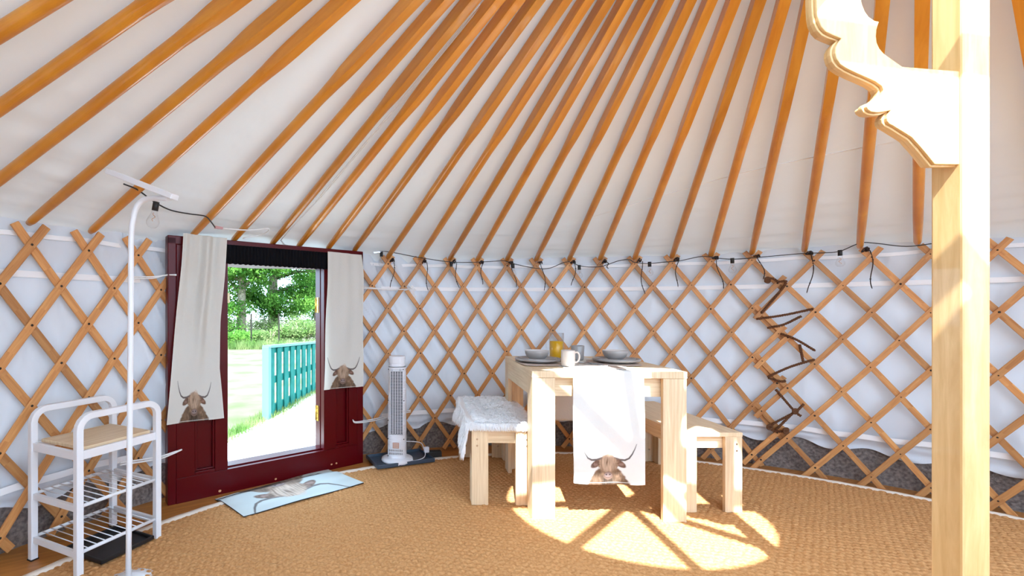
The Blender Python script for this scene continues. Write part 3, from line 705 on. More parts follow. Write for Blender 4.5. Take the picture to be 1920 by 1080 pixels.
# ------------------------------------------------------------------ rug
def rug_r(ang):
    d = np.array([math.sin(ang), math.cos(ang)]); RC = np.array([1.165, 0.58]); cc = np.array([C.x, C.y])
    b = d@(RC-cc); c_ = (RC-cc)@(RC-cc)-2.87**2; t2 = -b+math.sqrt(b*b-c_)
    # the binding follows a slight flat towards the doorway
    return min(3.03, t2)
def rug():
    root = thing('jute_rug', 'large round woven jute rug with pale binding covering the floor', 'rug', (1.165, 0.58, 0))
    st = 0.0062; ox, oy = -3.05, 0.75
    xs = np.arange(ox, 3.05, st); ys = np.arange(oy, 3.05, st)
    Xg, Yg = np.meshgrid(xs, ys)
    ang = np.arctan2(Xg, Yg); rr = np.hypot(Xg, Yg)
    at = np.linspace(-PI, PI, 721); rt = np.array([rug_r(a) for a in at]); lim = np.interp(ang, at, rt)-0.042
    inside = rr < lim
    # weave: slanted knots in rows, the rows run across
    a = math.radians(-14); U = Xg*math.cos(a)+Yg*math.sin(a); V = -Xg*math.sin(a)+Yg*math.cos(a)
    U = U+0.012*(vnoise(Xg*4, Yg*4, 21)-0.5); V = V+0.016*(vnoise(Xg*3, Yg*3, 22)-0.5)
    p, q = 0.032, 0.030
    row = np.floor(V/q); fv = V/q-row-0.5; su = U/p+0.5*(row % 2)+0.35*fv*(1-2*(row % 2)); fu = su-np.floor(su)-0.5
    kn = np.clip(1-(fu*1.9)**2, 0, 1)**0.5*np.clip(1-(fv*1.9)**2, 0, 1)**0.5
    jit = vnoise(np.floor(su)*1.7+row*3.1, row*1.3, 24)
    Z = 0.004+kn*0.0105*(0.75+0.5*jit)+0.0014*vnoise(Xg*160, Yg*160, 25)
    idx = -np.ones(Xg.shape, int); idx[inside] = np.arange(inside.sum())
    a_, b_, c_, d_ = idx[:-1, :-1], idx[:-1, 1:], idx[1:, 1:], idx[1:, :-1]
    ok = (a_ >= 0) & (b_ >= 0) & (c_ >= 0) & (d_ >= 0)
    q4 = np.stack([a_[ok], b_[ok], c_[ok], d_[ok]], -1)
    co = np.stack([Xg[inside], Yg[inside], Z[inside]], -1)
    me = bpy.data.meshes.new('weave'); me.vertices.add(len(co)); me.vertices.foreach_set('co', co.reshape(-1).astype(np.float32))
    me.loops.add(q4.size); me.loops.foreach_set('vertex_index', q4.reshape(-1).astype(np.int32))
    me.polygons.add(len(q4)); me.polygons.foreach_set('loop_start', np.arange(0, q4.size, 4, dtype=np.int32)); me.polygons.foreach_set('use_smooth', np.ones(len(q4), bool))
    me.materials.append(M['jute']); me.update(calc_edges=True)
    o = bpy.data.objects.new('weave', me); col.objects.link(o); o.parent = root
    # the half behind the camera and the backing
    poly = [(rug_r(a)*math.sin(a), rug_r(a)*math.cos(a)) for a in np.linspace(-PI, PI, 181)[:-1]]
    MB().prism(poly, (0, 0, 0.001), (1, 0, 0), (0, 1, 0), (0, 0, 0.005)).build('backing', M['jute'], root)
    b = []
    an = np.linspace(-PI, PI, 361)
    prof = [(-0.052, 0.004), (-0.048, 0.018), (-0.025, 0.018), (-0.006, 0.014), (0.0, 0.010), (0.001, 0.001)]
    P = np.array([[[(rug_r(t)+dr)*math.sin(t), (rug_r(t)+dr)*math.cos(t), dz+0.001*math.sin(t*140)] for t in an] for dr, dz in prof])
    grid_mesh('binding', P, M['trimcloth'], root)
rug()

# ------------------------------------------------------------------ door mat
def doormat():
    p = [fl(403, 938), fl(457, 975), fl(682, 911), fl(611, 880)]       # back-left, front-left, front-right, back-right
    p = [Vector(q) for q in p]
    org = sum(p, Vector())/4
    root = thing('door_mat', 'pale blue doormat with upside-down cow print at the doorway', 'doormat', (org.x, org.y, 0))
    nr, nc = 200, 300; v = np.linspace(0, 1, nr)[:, None]; u = np.linspace(0, 1, nc)[None, :]
    A = np.array([q-org for q in p])
    Q = (A[0]*(1-u)[..., None]+A[3]*u[..., None])*(1-v)[..., None]+(A[1]*(1-u)[..., None]+A[2]*u[..., None])*v[..., None]
    wx = Q[..., 0]+org.x-1.165; wy = Q[..., 1]+org.y-0.58; rr = np.hypot(wx, wy)
    Q[..., 2] = 0.007+0.014*np.clip((3.07-rr)/0.05, 0, 1)+0.002*np.sin(u*9+v*4)
    W = (A[2]-A[1]); 
    X = (u-0.47)/0.43+0*v; Y = -0.46+(v-0.0)*1.30+0*u
    base = (0.53, 0.60, 0.585); c = cowprint(X, Y, base=base)
    g_ = vnoise(u*6+v*2, v*7, 31)[..., None]; tone = 0.93+0.12*g_; c[..., :3] *= tone
    # the print is paler and greyer than the towels'
    c[..., :3] = c[..., :3]*0.75+c[..., :3].mean(-1, keepdims=True)*0.25
    m = mat('printed_mat', (0.6, 0.68, 0.7), 0.9); at = N(m, 'ShaderNodeAttribute'); at.attribute_name = 'print'; L(m, at.outputs['Color'], m.node_tree.nodes['Principled BSDF'].inputs['Base Color'])
    grid_mesh('top', Q, m, root, colors=c)
    P = Q.copy(); P[..., 2] -= 0.003; P = P[np.r_[0:200:18, 199]][:, np.r_[0:300:20, 299]]
    grid_mesh('rubber_backing', P, M['black'], root, solid=0.004)
doormat()

# ------------------------------------------------------------------ table
TY = -0.048; TW, TL, THt = 0.784, 0.80, 0.784
tc = Vector((0.690, 2.449, 0)); ux = Vector((math.cos(TY), math.sin(TY), 0)); uy = Vector((-math.sin(TY), math.cos(TY), 0))
Tc = tc+ux*TW/2+uy*TL/2
table = thing('dining_table', 'light oak dining table with thick square legs', 'table', Tc, TY)
MB().box((0, 0, THt-0.0175), (TW+0.004, TL+0.004, 0.035), grain=Vector((0, 1, 0))).build('table_top', M['oak'], table, bevel=0.002)
lw_ = 0.118
for sx in (-1, 1):
    for sy in (-1, 1):
        lh = THt-0.036-0.010
        lgm = MB(); lgm.box((sx*(TW/2-lw_/2), sy*(TL/2-0.0125), lh/2+0.010), (lw_, 0.025, lh), grain=Vector((0, 0, 1)))
        lgm.box((sx*(TW/2-0.0125), sy*(TL/2-0.025-0.0425), lh/2+0.010), (0.025, 0.085, lh), grain=Vector((0, 0, 1)))
        lgm.build('leg', M['oak'], table, bevel=0.0015)
for sx in (-1, 1): MB().box((sx*(TW/2-0.012), 0, THt-0.036-0.05), (0.022, TL-0.20, 0.10), grain=Vector((0, 1, 0))).build('apron', M['oak'], table, bevel=0.0015)
for sy in (-1, 1): MB().box((0, sy*(TL/2-0.045), THt-0.036-0.05), (TW-0.06, 0.022, 0.10), grain=Vector((1, 0, 0))).build('apron', M['oak'], table, bevel=0.0015)

# ------------------------------------------------------------------ benches
BW, BL, BH = 0.337, 0.875, 0.442
def bench(label, fx, fy, yaw):
    """fx, fy: front left corner"""
    a = Vector((math.cos(yaw), math.sin(yaw), 0)); b = Vector((-math.sin(yaw), math.cos(yaw), 0)); c = Vector((fx, fy, 0))+a*BW/2+b*BL/2
    r = thing('bench', label, 'bench', c, yaw, 'oak benches at the dining table')
    MB().box((0, 0, BH-0.011), (BW+0.003, BL+0.003, 0.022), grain=Vector((0, 1, 0))).build('seat', M['oak'], r, bevel=0.0015)
    for sx in (-1, 1):
        for sy in (-1, 1):
            lg = MB(); t = 0.022; h = BH-0.022-0.012
            lg.box((sx*(BW/2-0.046), sy*(BL/2-t/2), h/2+0.012), (0.092, t, h), grain=Vector((0, 0, 1)))       # end board
            lg.box((sx*(BW/2-t/2), sy*(BL/2-0.046-t/2), h/2+0.012), (t, 0.070, h), grain=Vector((0, 0, 1)))    # side board
            lo_ = lg.build('leg', M['oak'], r, bevel=0.0012)
            for z in (BH-0.062, BH-0.098):
                MB().tube([Vector((sx*(BW/2-0.030), sy*(BL/2+0.0015), z)), Vector((sx*(BW/2-0.030), sy*(BL/2-0.003), z))], 0.0055, 12).build('bolt', M['chrome'], lo_)
            MB().tube([Vector((sx*(BW/2-0.050), sy*(BL/2-0.027), 0.10)), Vector((sx*(BW/2-0.050), sy*(BL/2-0.021), 0.10))], 0.006, 12).build('bolt', M['chrome'], lo_)
    for sy in (-1, 1): MB().box((0, sy*(BL/2-0.034), BH-0.022-0.034), (BW-0.05, 0.020, 0.066), grain=Vector((1, 0, 0))).build('rail', M['oak'], r, bevel=0.001)
    for sx in (-1, 1): MB().box((sx*(BW/2-0.034), 0, BH-0.022-0.038), (0.020, BL-0.06, 0.075), grain=Vector((0, 1, 0))).build('rail', M['oak'], r, bevel=0.001)
    return r, c
benchL, bLc = bench('oak bench with the white fur throw on it', 0.401, 2.625, -0.040)
benchR, bRc = bench('bare oak bench partly hidden behind the table', 1.506, 2.527, 0.0)

def fur_throw():
    yaw = -0.040
    root = thing('fur_throw', 'white shaggy fur throw draped over the oak bench', 'throw', (bLc.x, bLc.y, BH), yaw)
    # spine of the drape across the bench: local x; s = arc position
    hw = BW/2+0.012
    def prof(s):        # s from -? (left hang) to right
        if s < -hw: d = -hw-s; return Vector((-hw-0.02-0.05*d, 0, 0.018-d))
        return Vector((s, 0, 0.03))
    def surf(s, y):
        if s < -hw:
            d = -hw-s; bulge = 0.02+0.018*math.sin(y*14)
            x = -hw-bulge*min(1, d*12)-0.02*d; z = 0.030-d if d > 0.03 else 0.03-d*d/0.06
            return Vector((x, y, z-0.008))
        z = 0.020+0.010*math.sin(y*7+s*5)+0.008*math.sin(s*21)
        if y < -BL/2+0.03: z -= 0.0
        return Vector((s, y, z))
    y0 = -BL/2+0.0; y1 = BL/2-0.10
    ss = np.linspace(-hw-0.12, hw+0.0, 40); yy = np.linspace(y0, y1, 60)
    P = np.array([[surf(s, y) for s in ss] for y in yy], float)
    # the near left corner hangs in a point
    for i, y in enumerate(yy):
        f_ = math.exp(-((y-y0)/0.10)**2)
        for k, s in enumerate(ss):
            if s < -hw: d = -hw-s; P[i, k, 2] -= d*0.40*f_-0.0; 
            if s < -hw and f_ < 0.5: P[i, k, 2] += (1-f_*2)*(-hw-s)*0.35
    top = grid_mesh('pelt', P, M['fur'], root, solid=0.006)
    mb = MB()
    rnd = random.Random(3)
    def strand(p, d, ln):
        w = 0.0035; side = d.cross(Vector((rnd.uniform(-1, 1), rnd.uniform(-1, 1), 0.6))).normalized()*w
        a = p; b = p+d*ln*0.55+Vector((0, 0, 0.004)); c = p+d*ln+Vector((0, 0, -0.005))
        mb.add([a-side, a+side, b+side*0.8, b-side*0.8, c], [(0, 1, 2, 3), (3, 2, 4)], 0, None, True)
    nr, nc, _ = P.shape
    for _ in range(26000):
        i = rnd.random()*(nr-1.001); k = rnd.random()*(nc-1.001); i0 = int(i); k0 = int(k)
        q = Vector(P[i0, k0].lerp(P[i0, k0], 0)) if False else Vector(P[i0, k0]*(1-(k-k0))+P[i0, k0+1]*(k-k0)); q2 = Vector(P[i0+1, k0]); q = q.lerp(q2, (i-i0)*0.9)
        s = ss[k0]; edge = s < -hw+0.02
        swirl = math.sin(q.x*17+q.y*9)*0.6
        if edge: d = Vector((-0.25+rnd.uniform(-.2, .2), rnd.uniform(-.35, .35), -0.9))
        else: d = Vector((0.75+rnd.uniform(-.4, .4), -0.55+swirl*0.5+rnd.uniform(-.3, .3), 0.16+rnd.uniform(0, .18)))
        if not edge and q.y < y0+0.035: d = Vector((rnd.uniform(-.45, .45), -0.8, -0.35-rnd.uniform(0, .35)))
        strand(q+Vector((0, 0, 0.002)), d.normalized(), rnd.uniform(0.022, 0.048))
    # fringe over the near edge of the seat
    for _ in range(3500):
        x = rnd.uniform(-hw-0.02, hw); q = Vector((x, y0-0.002-rnd.random()*0.004, 0.016+rnd.uniform(-0.008, 0.012)))
        strand(q, Vector((rnd.uniform(-.35, .35), -0.45, -0.8)).normalized(), rnd.uniform(0.010, 0.026))
    f_ = mb.build('fur', M['fur'], root); f_['kind'] = 'stuff'
fur_throw()

# ------------------------------------------------------------------ table runner
def runner():
    root = thing('table_runner', 'white table runner with cow print hanging over the front of the oak table', 'table runner', (Tc.x, Tc.y, THt), TY)
    # local frame of the table: front edge y=-TL/2
    xl0, xr0 = 0.917-Tc.x, 1.272-Tc.x
    front = -TL/2-0.006; back = TL/2+0.006; drop = 0.575; bdrop = 0.46
    Ltot = drop+TL+bdrop
    rows = np.concatenate([np.linspace(0, 0.30, 150), np.linspace(0.304, drop, 60), np.linspace(drop+0.01, Ltot, 70)])
    cols = np.linspace(0, 1, 150)
    P = np.zeros((len(rows), len(cols), 3))
    for i, s in enumerate(rows):
        if s < drop: y = front-0.004; z = -(drop-s)+0.003; f_ = 0
        elif s < drop+TL+0.012: y = front+(s-drop); z = 0.003; f_ = (s-drop)/TL
        else: y = back+0.004; z = -(s-drop-TL-0.012)+0.003; f_ = 1
        sh = -0.055*f_
        for k, u in enumerate(cols):
            x = xl0+sh+(xr0-xl0)*u
            yy = y; zz = z
            if s < drop:
                d = (drop-s)
                yy -= 0.010*d/drop*(1+math.sin(u*7+1))+0.004*math.sin(u*11+d*6)*min(1, d*5)
                x += (u-0.5)*0.006*math.sin(d*8)-0.012*d*(1-u); zz -= 0.014*max(0, min(1, (0.2-s)/0.2))*(1-abs(2*u-1)**3)*0.6
            elif f_ < 1: zz += 0.0008*math.sin(s*30+u*5)
            P[i, k] = (x, yy, zz)
    V = rows[:, None]; U = cols[None, :]
    w_ = xr0-xl0; X = (U-0.50)/0.41+0*V; Y = -0.60+1.15*V/(w_*0.41)+0*U
    c = cowprint(X, Y, base=(0.88, 0.88, 0.86))
    P2 = P
    grid_mesh('cloth', P2, M['linen'], root, colors=c, solid=0.0015)
    h = MB(); h.tube([Vector(P[5, k])+Vector((0, -0.001, 0)) for k in range(0, 150, 5)], 0.0012, 5); h.build('hem', mat('hem_thread2', (0.9, 0.9, 0.88), 0.8), root)
runner()

# ------------------------------------------------------------------ tableware
TZt = THt+0.0005
def on_table(x, y): s = (y-PY)/(HC-THt); return Vector(((x-PX)/s, F/s, THt))
def disc_thing(name, label, cat, p, prof, m, group=None, mats=None, n=48, inner=None):
    r = thing(name, label, cat, p, group=group); MB().lathe(prof, n=n).build(name+'_body', m, r) ; return r
def placemat(label, p, w_, d_, yaw, lift=0.004):
    b = MB(); k = 28
    poly = [(w_/2*math.copysign(abs(math.cos(t))**0.4, math.cos(t)), d_/2*math.copysign(abs(math.sin(t))**0.4, math.sin(t))) for t in np.linspace(0, 2*PI, k+1)[:-1]]
    b.prism(poly, (0, 0, 0), (1, 0, 0), (0, 1, 0), (0, 0, 0.003))
    o = b.build('placemat', M['mat'], loc=(p.x, p.y, THt+lift)); o.rotation_euler.z = yaw
    return tag(o, label, 'placemat', 'placemats')
placemat('thin placemat under the plate and bowl on the bench side nearest the fan', Vector((0.820, 2.80, 0)), 0.23, 0.32, TY, 0.0045)
placemat('thin placemat under the plate and bowl on the bare bench side', Vector((1.265, 2.79, 0)), 0.25, 0.30, TY, 0.0045)
placemat('empty placemat lying on the runner at the front table edge', Vector((1.075, 2.545, 0)), 0.30, 0.13, TY+0.06, 0.0052)
def plate(label, p):
    r = thing('dinner_plate', label, 'plate', (p.x, p.y, THt+0.0085), group='grey dinner plates')
    pr = [(0, 0), (0.085, 0), (0.10, 0.003), (0.128, 0.010), (0.134, 0.017), (0.132, 0.023), (0.126, 0.023), (0.120, 0.016), (0.09, 0.009), (0, 0.008)]
    MB().lathe(pr, n=56).build('plate', M['grey_plate'], r)
    MB().lathe([(0, 0.0085), (0.060, 0.0085), (0.084, 0.012), (0.103, 0.017), (0.108, 0.024), (0.104, 0.026), (0.098, 0.020), (0.08, 0.016), (0, 0.0145)], n=56).build('side_plate', M['grey_plate'], r)
    return r
def bowl(label, p):
    r = thing('bowl', label, 'bowl', (p.x, p.y, THt+0.0235), group='grey bowls')
    b = MB(); b.lathe([(0, 0), (0.035, 0), (0.045, 0.006), (0.062, 0.022), (0.069, 0.040), (0.071, 0.053), (0.069, 0.055)], n=48)
    b.lathe([(0.069, 0.055), (0.066, 0.052), (0.060, 0.030), (0.045, 0.013), (0, 0.008)], n=48, m=1); b.build('bowl_shell', [M['grey_plate'], M['bowl_in']], r); return r
pl = on_table(1005, 680); plate('grey stoneware plate on the fur bench side of the table', Vector((0.826, 2.815, 0))); bowl('grey bowl on the plate near the fur covered bench', Vector((0.817, 2.80, 0)))
plate('grey stoneware plate on the bare bench side of the table', Vector((1.285, 2.79, 0))); bowl('grey bowl on the plate near the bare bench', Vector((1.283, 2.80, 0)))
r = thing('mug', 'cream white mug with a handle standing on the runner', 'mug', (0.938, 2.62, THt+0.006))
b = MB(); b.lathe([(0, 0), (0.033, 0), (0.036, 0.004), (0.0375, 0.02), (0.0375, 0.086), (0.036, 0.089), (0.034, 0.086), (0.033, 0.010), (0, 0.008)], n=40); b.build('cup', M['mug'], r)
MB().tube(smooth_path([(0.034, -0.004, 0.074), (0.050, -0.006, 0.077), (0.060, -0.008, 0.060), (0.058, -0.008, 0.038), (0.046, -0.006, 0.022), (0.034, -0.004, 0.020)], 5), 0.005, 8).build('handle', M['mug'], r)
r = thing('tumbler', 'dark grey cup without a handle behind the cream mug', 'cup', (1.120, 2.96, THt+0.006))
b = MB(); b.lathe([(0, 0), (0.034, 0), (0.036, 0.004), (0.0405, 0.086), (0.039, 0.088), (0.037, 0.085), (0.033, 0.008), (0, 0.008)], n=40); b.build('cup', M['grey_plate'], r)
r = thing('juice_jug', 'glass jug half full of orange juice', 'jug', (1.030, 3.09, THt+0.001))
b = MB(); b.lathe([(0, 0), (0.044, 0), (0.046, 0.004), (0.0465, 0.165), (0.0445, 0.165), (0.043, 0.006), (0, 0.006)], n=40); b.build('glass_body', M['glass'], r)
MB().lathe([(0, 0.007), (0.0425, 0.007), (0.0428, 0.112), (0, 0.112)], n=40).build('juice', M['juice'], r)
MB().tube(smooth_path([(-0.045, 0, 0.14), (-0.062, 0, 0.142), (-0.068, 0, 0.125), (-0.067, 0, 0.075), (-0.060, 0, 0.060), (-0.045, 0, 0.062)], 5), 0.0045, 8).build('handle', M['glass'], r)
gl_rim = MB(); gl_rim.tube([Vector((0.0455*math.cos(t), 0.0455*math.sin(t), 0.165)) for t in np.linspace(0, 2*PI, 33)], 0.0018, 5); gl_rim.build('rim', M['glass'], r)
def cutlery(kind, label, p, yaw, lift=0.0085):
    r = MB()
    r.tube([(0, -0.10, 0.002), (0, -0.05, 0.003), (0, 0.0, 0.002), (0, 0.03, 0.002)], [0.004, 0.004, 0.0025, 0.002], 8)
    if kind == 'fork':
        r.box((0, 0.045, 0.002), (0.020, 0.03, 0.0015))
        for q in (-0.0085, -0.003, 0.003, 0.0085): r.box((q, 0.078, 0.002), (0.003, 0.04, 0.0015))
    else: r.box((0.002, 0.07, 0.002), (0.016, 0.10, 0.0012))
    o = r.build(kind, M['steel'], loc=(p[0], p[1], THt+lift)); o.rotation_euler.z = yaw
    return tag(o, label, kind)
cutlery('fork', 'steel fork beside the plate on the fur bench side', (0.985, 2.80), TY+0.1, 0.0055)
cutlery('fork', 'steel fork beside the plate on the bare bench side', (1.135, 2.72), TY+0.3, 0.0065)
cutlery('table_knife', 'steel knife lying on the runner near the bare bench plate', (1.105, 2.68), TY+0.5, 0.0065)

# ------------------------------------------------------------------ tower fan, tray, adaptor
tray_c = Vector((0.0, 3.395, 0.014)); ty_ = math.radians(21.7)
tr0 = thing('shallow_tray', 'dark slate blue shallow tray on the floor under the white fan', 'tray', tray_c, ty_)
b = MB(); b.box((0, 0, 0.008), (0.42, 0.25, 0.006))
for sx in (-1, 1): b.box((sx*0.212, 0, 0.017), (0.010, 0.262, 0.026))
for sy in (-1, 1): b.box((0, sy*0.127, 0.017), (0.434, 0.010, 0.026))
b.build('tray_body', M['slate'], tr0, bevel=0.004)
fb = Vector((-0.020, 3.36, 0.026))
fan = thing('tower_fan', 'tall white tower fan heater standing on a dark tray', 'fan', fb, math.radians(-8))
MB().lathe([(0, 0), (0.108, 0), (0.113, 0.008), (0.110, 0.022), (0.09, 0.030), (0.05, 0.034), (0, 0.034)], n=48).build('base', M['white_plastic'], fan)
def rrect(w_, d_, r_, k=5):
    out = []
    for cx_, cy_, a0 in ((w_/2-r_, d_/2-r_, 0), (-w_/2+r_, d_/2-r_, PI/2), (-w_/2+r_, -d_/2+r_, PI), (w_/2-r_, -d_/2+r_, 1.5*PI)):
        for i in range(k+1): a = a0+PI/2*i/k; out.append((cx_+r_*math.cos(a), cy_+r_*math.sin(a)))
    return out
hs = MB(); zs = [0.030, 0.06]+[0.06+0.0115*i for i in range(1, 58)]
secs = []
z = 0.03
while z < 0.675:
    secs.append((z, 1.0)); secs.append((z+0.0015, 0.975)); secs.append((z+0.0035, 0.975)); secs.append((z+0.005, 1.0)); z += 0.0125
out_ = rrect(0.124, 0.124, 0.045, 6); n = len(out_); vs = []
for z, k in secs: vs += [(x*k*(1.06-0.10*z), y*k*(1.06-0.10*z), z) for x, y in out_]
hs.add(vs, [(i*n+j, i*n+(j+1) % n, (i+1)*n+(j+1) % n, (i+1)*n+j) for i in range(len(secs)-1) for j in range(n)], 0, None, False)
hs.add([(x*1.0, y*1.0, 0.68) for x, y in out_], [tuple(range(n))])
hs.build('housing', M['white_plastic'], fan)
cp = MB(); o2 = rrect(0.118, 0.118, 0.05, 6)
vs = []
for z, k in ((0.675, 0.93), (0.70, 0.93), (0.702, 1.0), (0.742, 1.0), (0.748, 0.95)): vs += [(x*k, y*k, z) for x, y in o2]
cp.add(vs, [(i*n+j, i*n+(j+1) % n, (i+1)*n+(j+1) % n, (i+1)*n+j) for i in range(4) for j in range(n)]+[tuple(4*n+j for j in range(n))], 0, None, False)
cp.build('control_cap', M['white_plastic'], fan)
gr = MB(); gr.box((0.006, -0.0655, 0.425), (0.086, 0.006, 0.445), m=0)
gro = gr.build('grille', [mat('dark_vent', (0.045, 0.05, 0.07), 0.6)], fan)
gb = MB()
for i in range(43): gb.box((0.006, -0.0695, 0.208+0.0104*i), (0.088, 0.003, 0.0024))
for i in range(6): gb.box((0.006-0.044+0.0176*i, -0.0700, 0.427), (0.0026, 0.003, 0.44))
gb.build('grille_bars', M['white_plastic'], gro)
lb = MB(); lb.box((0.0, -0.0665, 0.125), (0.044, 0.002, 0.040), m=0)
for i in range(4): lb.box((0.0, -0.0678, 0.112+0.009*i), (0.036, 0.001, 0.003), m=1)
lb.build('rating_label', [mat('label_brown', srgb(190, 140, 120), 0.5), mat('label_pale', srgb(230, 215, 205), 0.5)], fan)
vt = MB()
for rz_ in range(2):
    for i in range(11): vt.box((-0.045+0.009*i, -0.0668, 0.068+0.022*rz_), (0.0028, 0.002, 0.014))
for x, z in ((-0.052, 0.66), (0.052, 0.66), (-0.056, 0.44), (0.056, 0.44), (-0.056, 0.30), (-0.056, 0.17), (0.056, 0.17), (-0.056, 0.05)): MB().tube([(x, -0.058, z), (x, -0.0665, z)], 0.0032, 8).build('screw', M['nail'], fan)
vt.build('vent_slots', mat('vent_dark', (0.05, 0.05, 0.06), 0.6), fan)
hn = MB(); hn.box((0, -0.058, 0.655), (0.075, 0.006, 0.018)); hn.build('handle_recess', mat('recess_grey', (0.55, 0.57, 0.62), 0.5), fan)
ad = thing('power_adaptor', 'black plastic power box on the floor beside the fan tray', 'adaptor', (0.245, 3.50, 0), math.radians(8))
MB().box((0, 0, 0.028), (0.125, 0.055, 0.050)).build('case', M['black'], ad, bevel=0.004)
cdr = thing('power_lead', 'white power cord with plug running from the fan to the black box', 'cord')
pts = [fl(761, 824, 0.16), Vector((0.10, 3.38, 0.155)), Vector((0.155, 3.43, 0.13)), Vector((0.175, 3.44, 0.085)), Vector((0.185, 3.43, 0.05)), Vector((0.165, 3.38, 0.036)), Vector((0.10, 3.33, 0.034)), Vector((0.045, 3.31, 0.050)), Vector((0.06, 3.30, 0.062)), Vector((0.085, 3.30, 0.050)), Vector((0.03, 3.265, 0.036)), Vector((-0.005, 3.25, 0.030)), Vector((-0.01, 3.245, 0.027))]
pts[0] = Vector((0.045, 3.37, 0.16))
MB().tube(smooth_path(pts), 0.003, 6).build('cable', M['white_plastic'], cdr)
MB().box((0.195, 3.455, 0.075), (0.036, 0.026, 0.040), rz=0.3).build('plug', M['white_plastic'], cdr, bevel=0.004)

# ------------------------------------------------------------------ white metal rack on the left
P1 = Vector((-1.168, 2.256, 0)); ru = Vector((-0.43, -0.903, 0)); rv = Vector((-0.903, 0.43, 0)); dp, wd = 0.36, 0.33
rk = thing('metal_rack', 'small white metal rack with a wooden top shelf and wire shelves', 'rack', P1+ru*dp/2+rv*wd/2)
O = rk.location
for s_, base in ((0, P1), (1, P1+rv*wd)):
    a = base-O; b_ = base+ru*dp-O; h = 0.66; rr_ = 0.055
    path = [a, a+Vector((0, 0, h-rr_))]+[a+ru*(rr_-rr_*math.cos(t))+Vector((0, 0, h-rr_+rr_*math.sin(t))) for t in np.linspace(0.2, PI/2, 6)]+[b_-ru*(rr_-rr_*math.sin(t))+Vector((0, 0, h-rr_+rr_*math.cos(t))) for t in np.linspace(0, PI/2, 6)]+[b_]
    fm = MB(); hw_ = 0.014; vs = []
    for i, p in enumerate(path):
        t = (path[min(i+1, len(path)-1)]-path[max(i-1, 0)]).normalized(); sd = rv; nn = t.cross(sd).normalized()
        for s1, s2 in ((-1, -1), (1, -1), (1, 1), (-1, 1)): vs.append(p+sd*hw_*s1+nn*hw_*s2)
    k = len(path); fm.add(vs, [(i*4+q, i*4+(q+1) % 4, (i+1)*4+(q+1) % 4, (i+1)*4+q) for i in range(k-1) for q in range(4)]+[(3, 2, 1, 0), (4*k-4, 4*k-3, 4*k-2, 4*k-1)])
    fm.build('side_frame', M['white_metal'], rk, bevel=0.003)
    for q in (a, b_): MB().box(q+Vector((0, 0, 0.003)), (0.032, 0.032, 0.006), rz=math.atan2(rv.y, rv.x)).build('rubber_foot', M['black'], rk)
cc = (ru*dp/2+rv*wd/2); z3 = Vector((0, 0, 1))
rza = math.atan2(rv.y, rv.x)
MB().box(P1+cc-O+Vector((0, 0, 0.522)), (wd-0.03, dp-0.05, 0.014), rz=rza).build('shelf_board', M['oak'], rk, bevel=0.002)
for z in (0.500,):
    fm = MB()
    for k in (0, 1):
        p = P1+rv*wd*k-O; fm.bar(p+z3*z, p+ru*dp+z3*z, 0.016, 0.036); p = P1+ru*(0.0+dp*k)-O; fm.bar(p+z3*z, p+rv*wd+z3*z, 0.016, 0.036)
    fm.build('shelf_frame', M['white_metal'], rk, bevel=0.002)
for z in (0.29, 0.10):
    ws = MB()
    for k in (0, 1):
        p = P1+rv*wd*k-O; ws.tube([p+z3*z, p+ru*dp+z3*z], 0.008, 8)
        p = P1+ru*dp*k-O; ws.bar(p+z3*(z-0.008), p+rv*wd+z3*(z-0.008), 0.014, 0.026)
    for i in range(1, 10):
        p = P1+ru*dp*i/10-O+z3*(z+0.008); ws.tube([p, p+rv*wd], 0.0022, 6)
    ws.build('wire_shelf', M['white_metal'], rk)
tb = thing('boot_tray', 'black plastic tray on the floor under the white rack', 'tray', (-1.335, 2.16, 0.017), rza)
b = MB(); b.box((0, 0, 0.006), (0.26, 0.24, 0.005))
for sx in (-1, 1): b.box((sx*0.13, 0, 0.012), (0.010, 0.25, 0.018))
for sy in (-1, 1): b.box((0, sy*0.12, 0.012), (0.27, 0.010, 0.018))
b.build('tray_body', M['black'], tb, bevel=0.003)

# tall white stand whose bent top arm reaches into view
Yh = 1.90
cs = thing('clothes_stand', 'white metal stand with a bent arm under a flat top bar near the roof', 'stand', atY(250, 900, Yh)*1.0)
cs.location.z = 0.0; O = cs.location
pp = [Vector((O.x-0.02, O.y, 0.012)), atY(245, 600, Yh), atY(246, 450, Yh), atY(250, 410, Yh), atY(256, 388, Yh), atY(268, 376, Yh), atY(285, 372, Yh-0.02), atY(318, 372, Yh-0.06)]
MB().tube([p-O for p in smooth_path(pp, 5)], 0.011, 10).build('pole', M['white_metal'], cs)
MB().bar(atY(205, 322, Yh+0.02)-O, atY(328, 370, Yh-0.07)-O, 0.04, 0.022).build('top_bar', M['white_metal'], cs, bevel=0.003)
MB().lathe([(0, 0), (0.10, 0), (0.11, 0.006), (0.03, 0.02), (0, 0.02)], (-0.02, 0, 0.0), 28).build('base', M['white_metal'], cs)

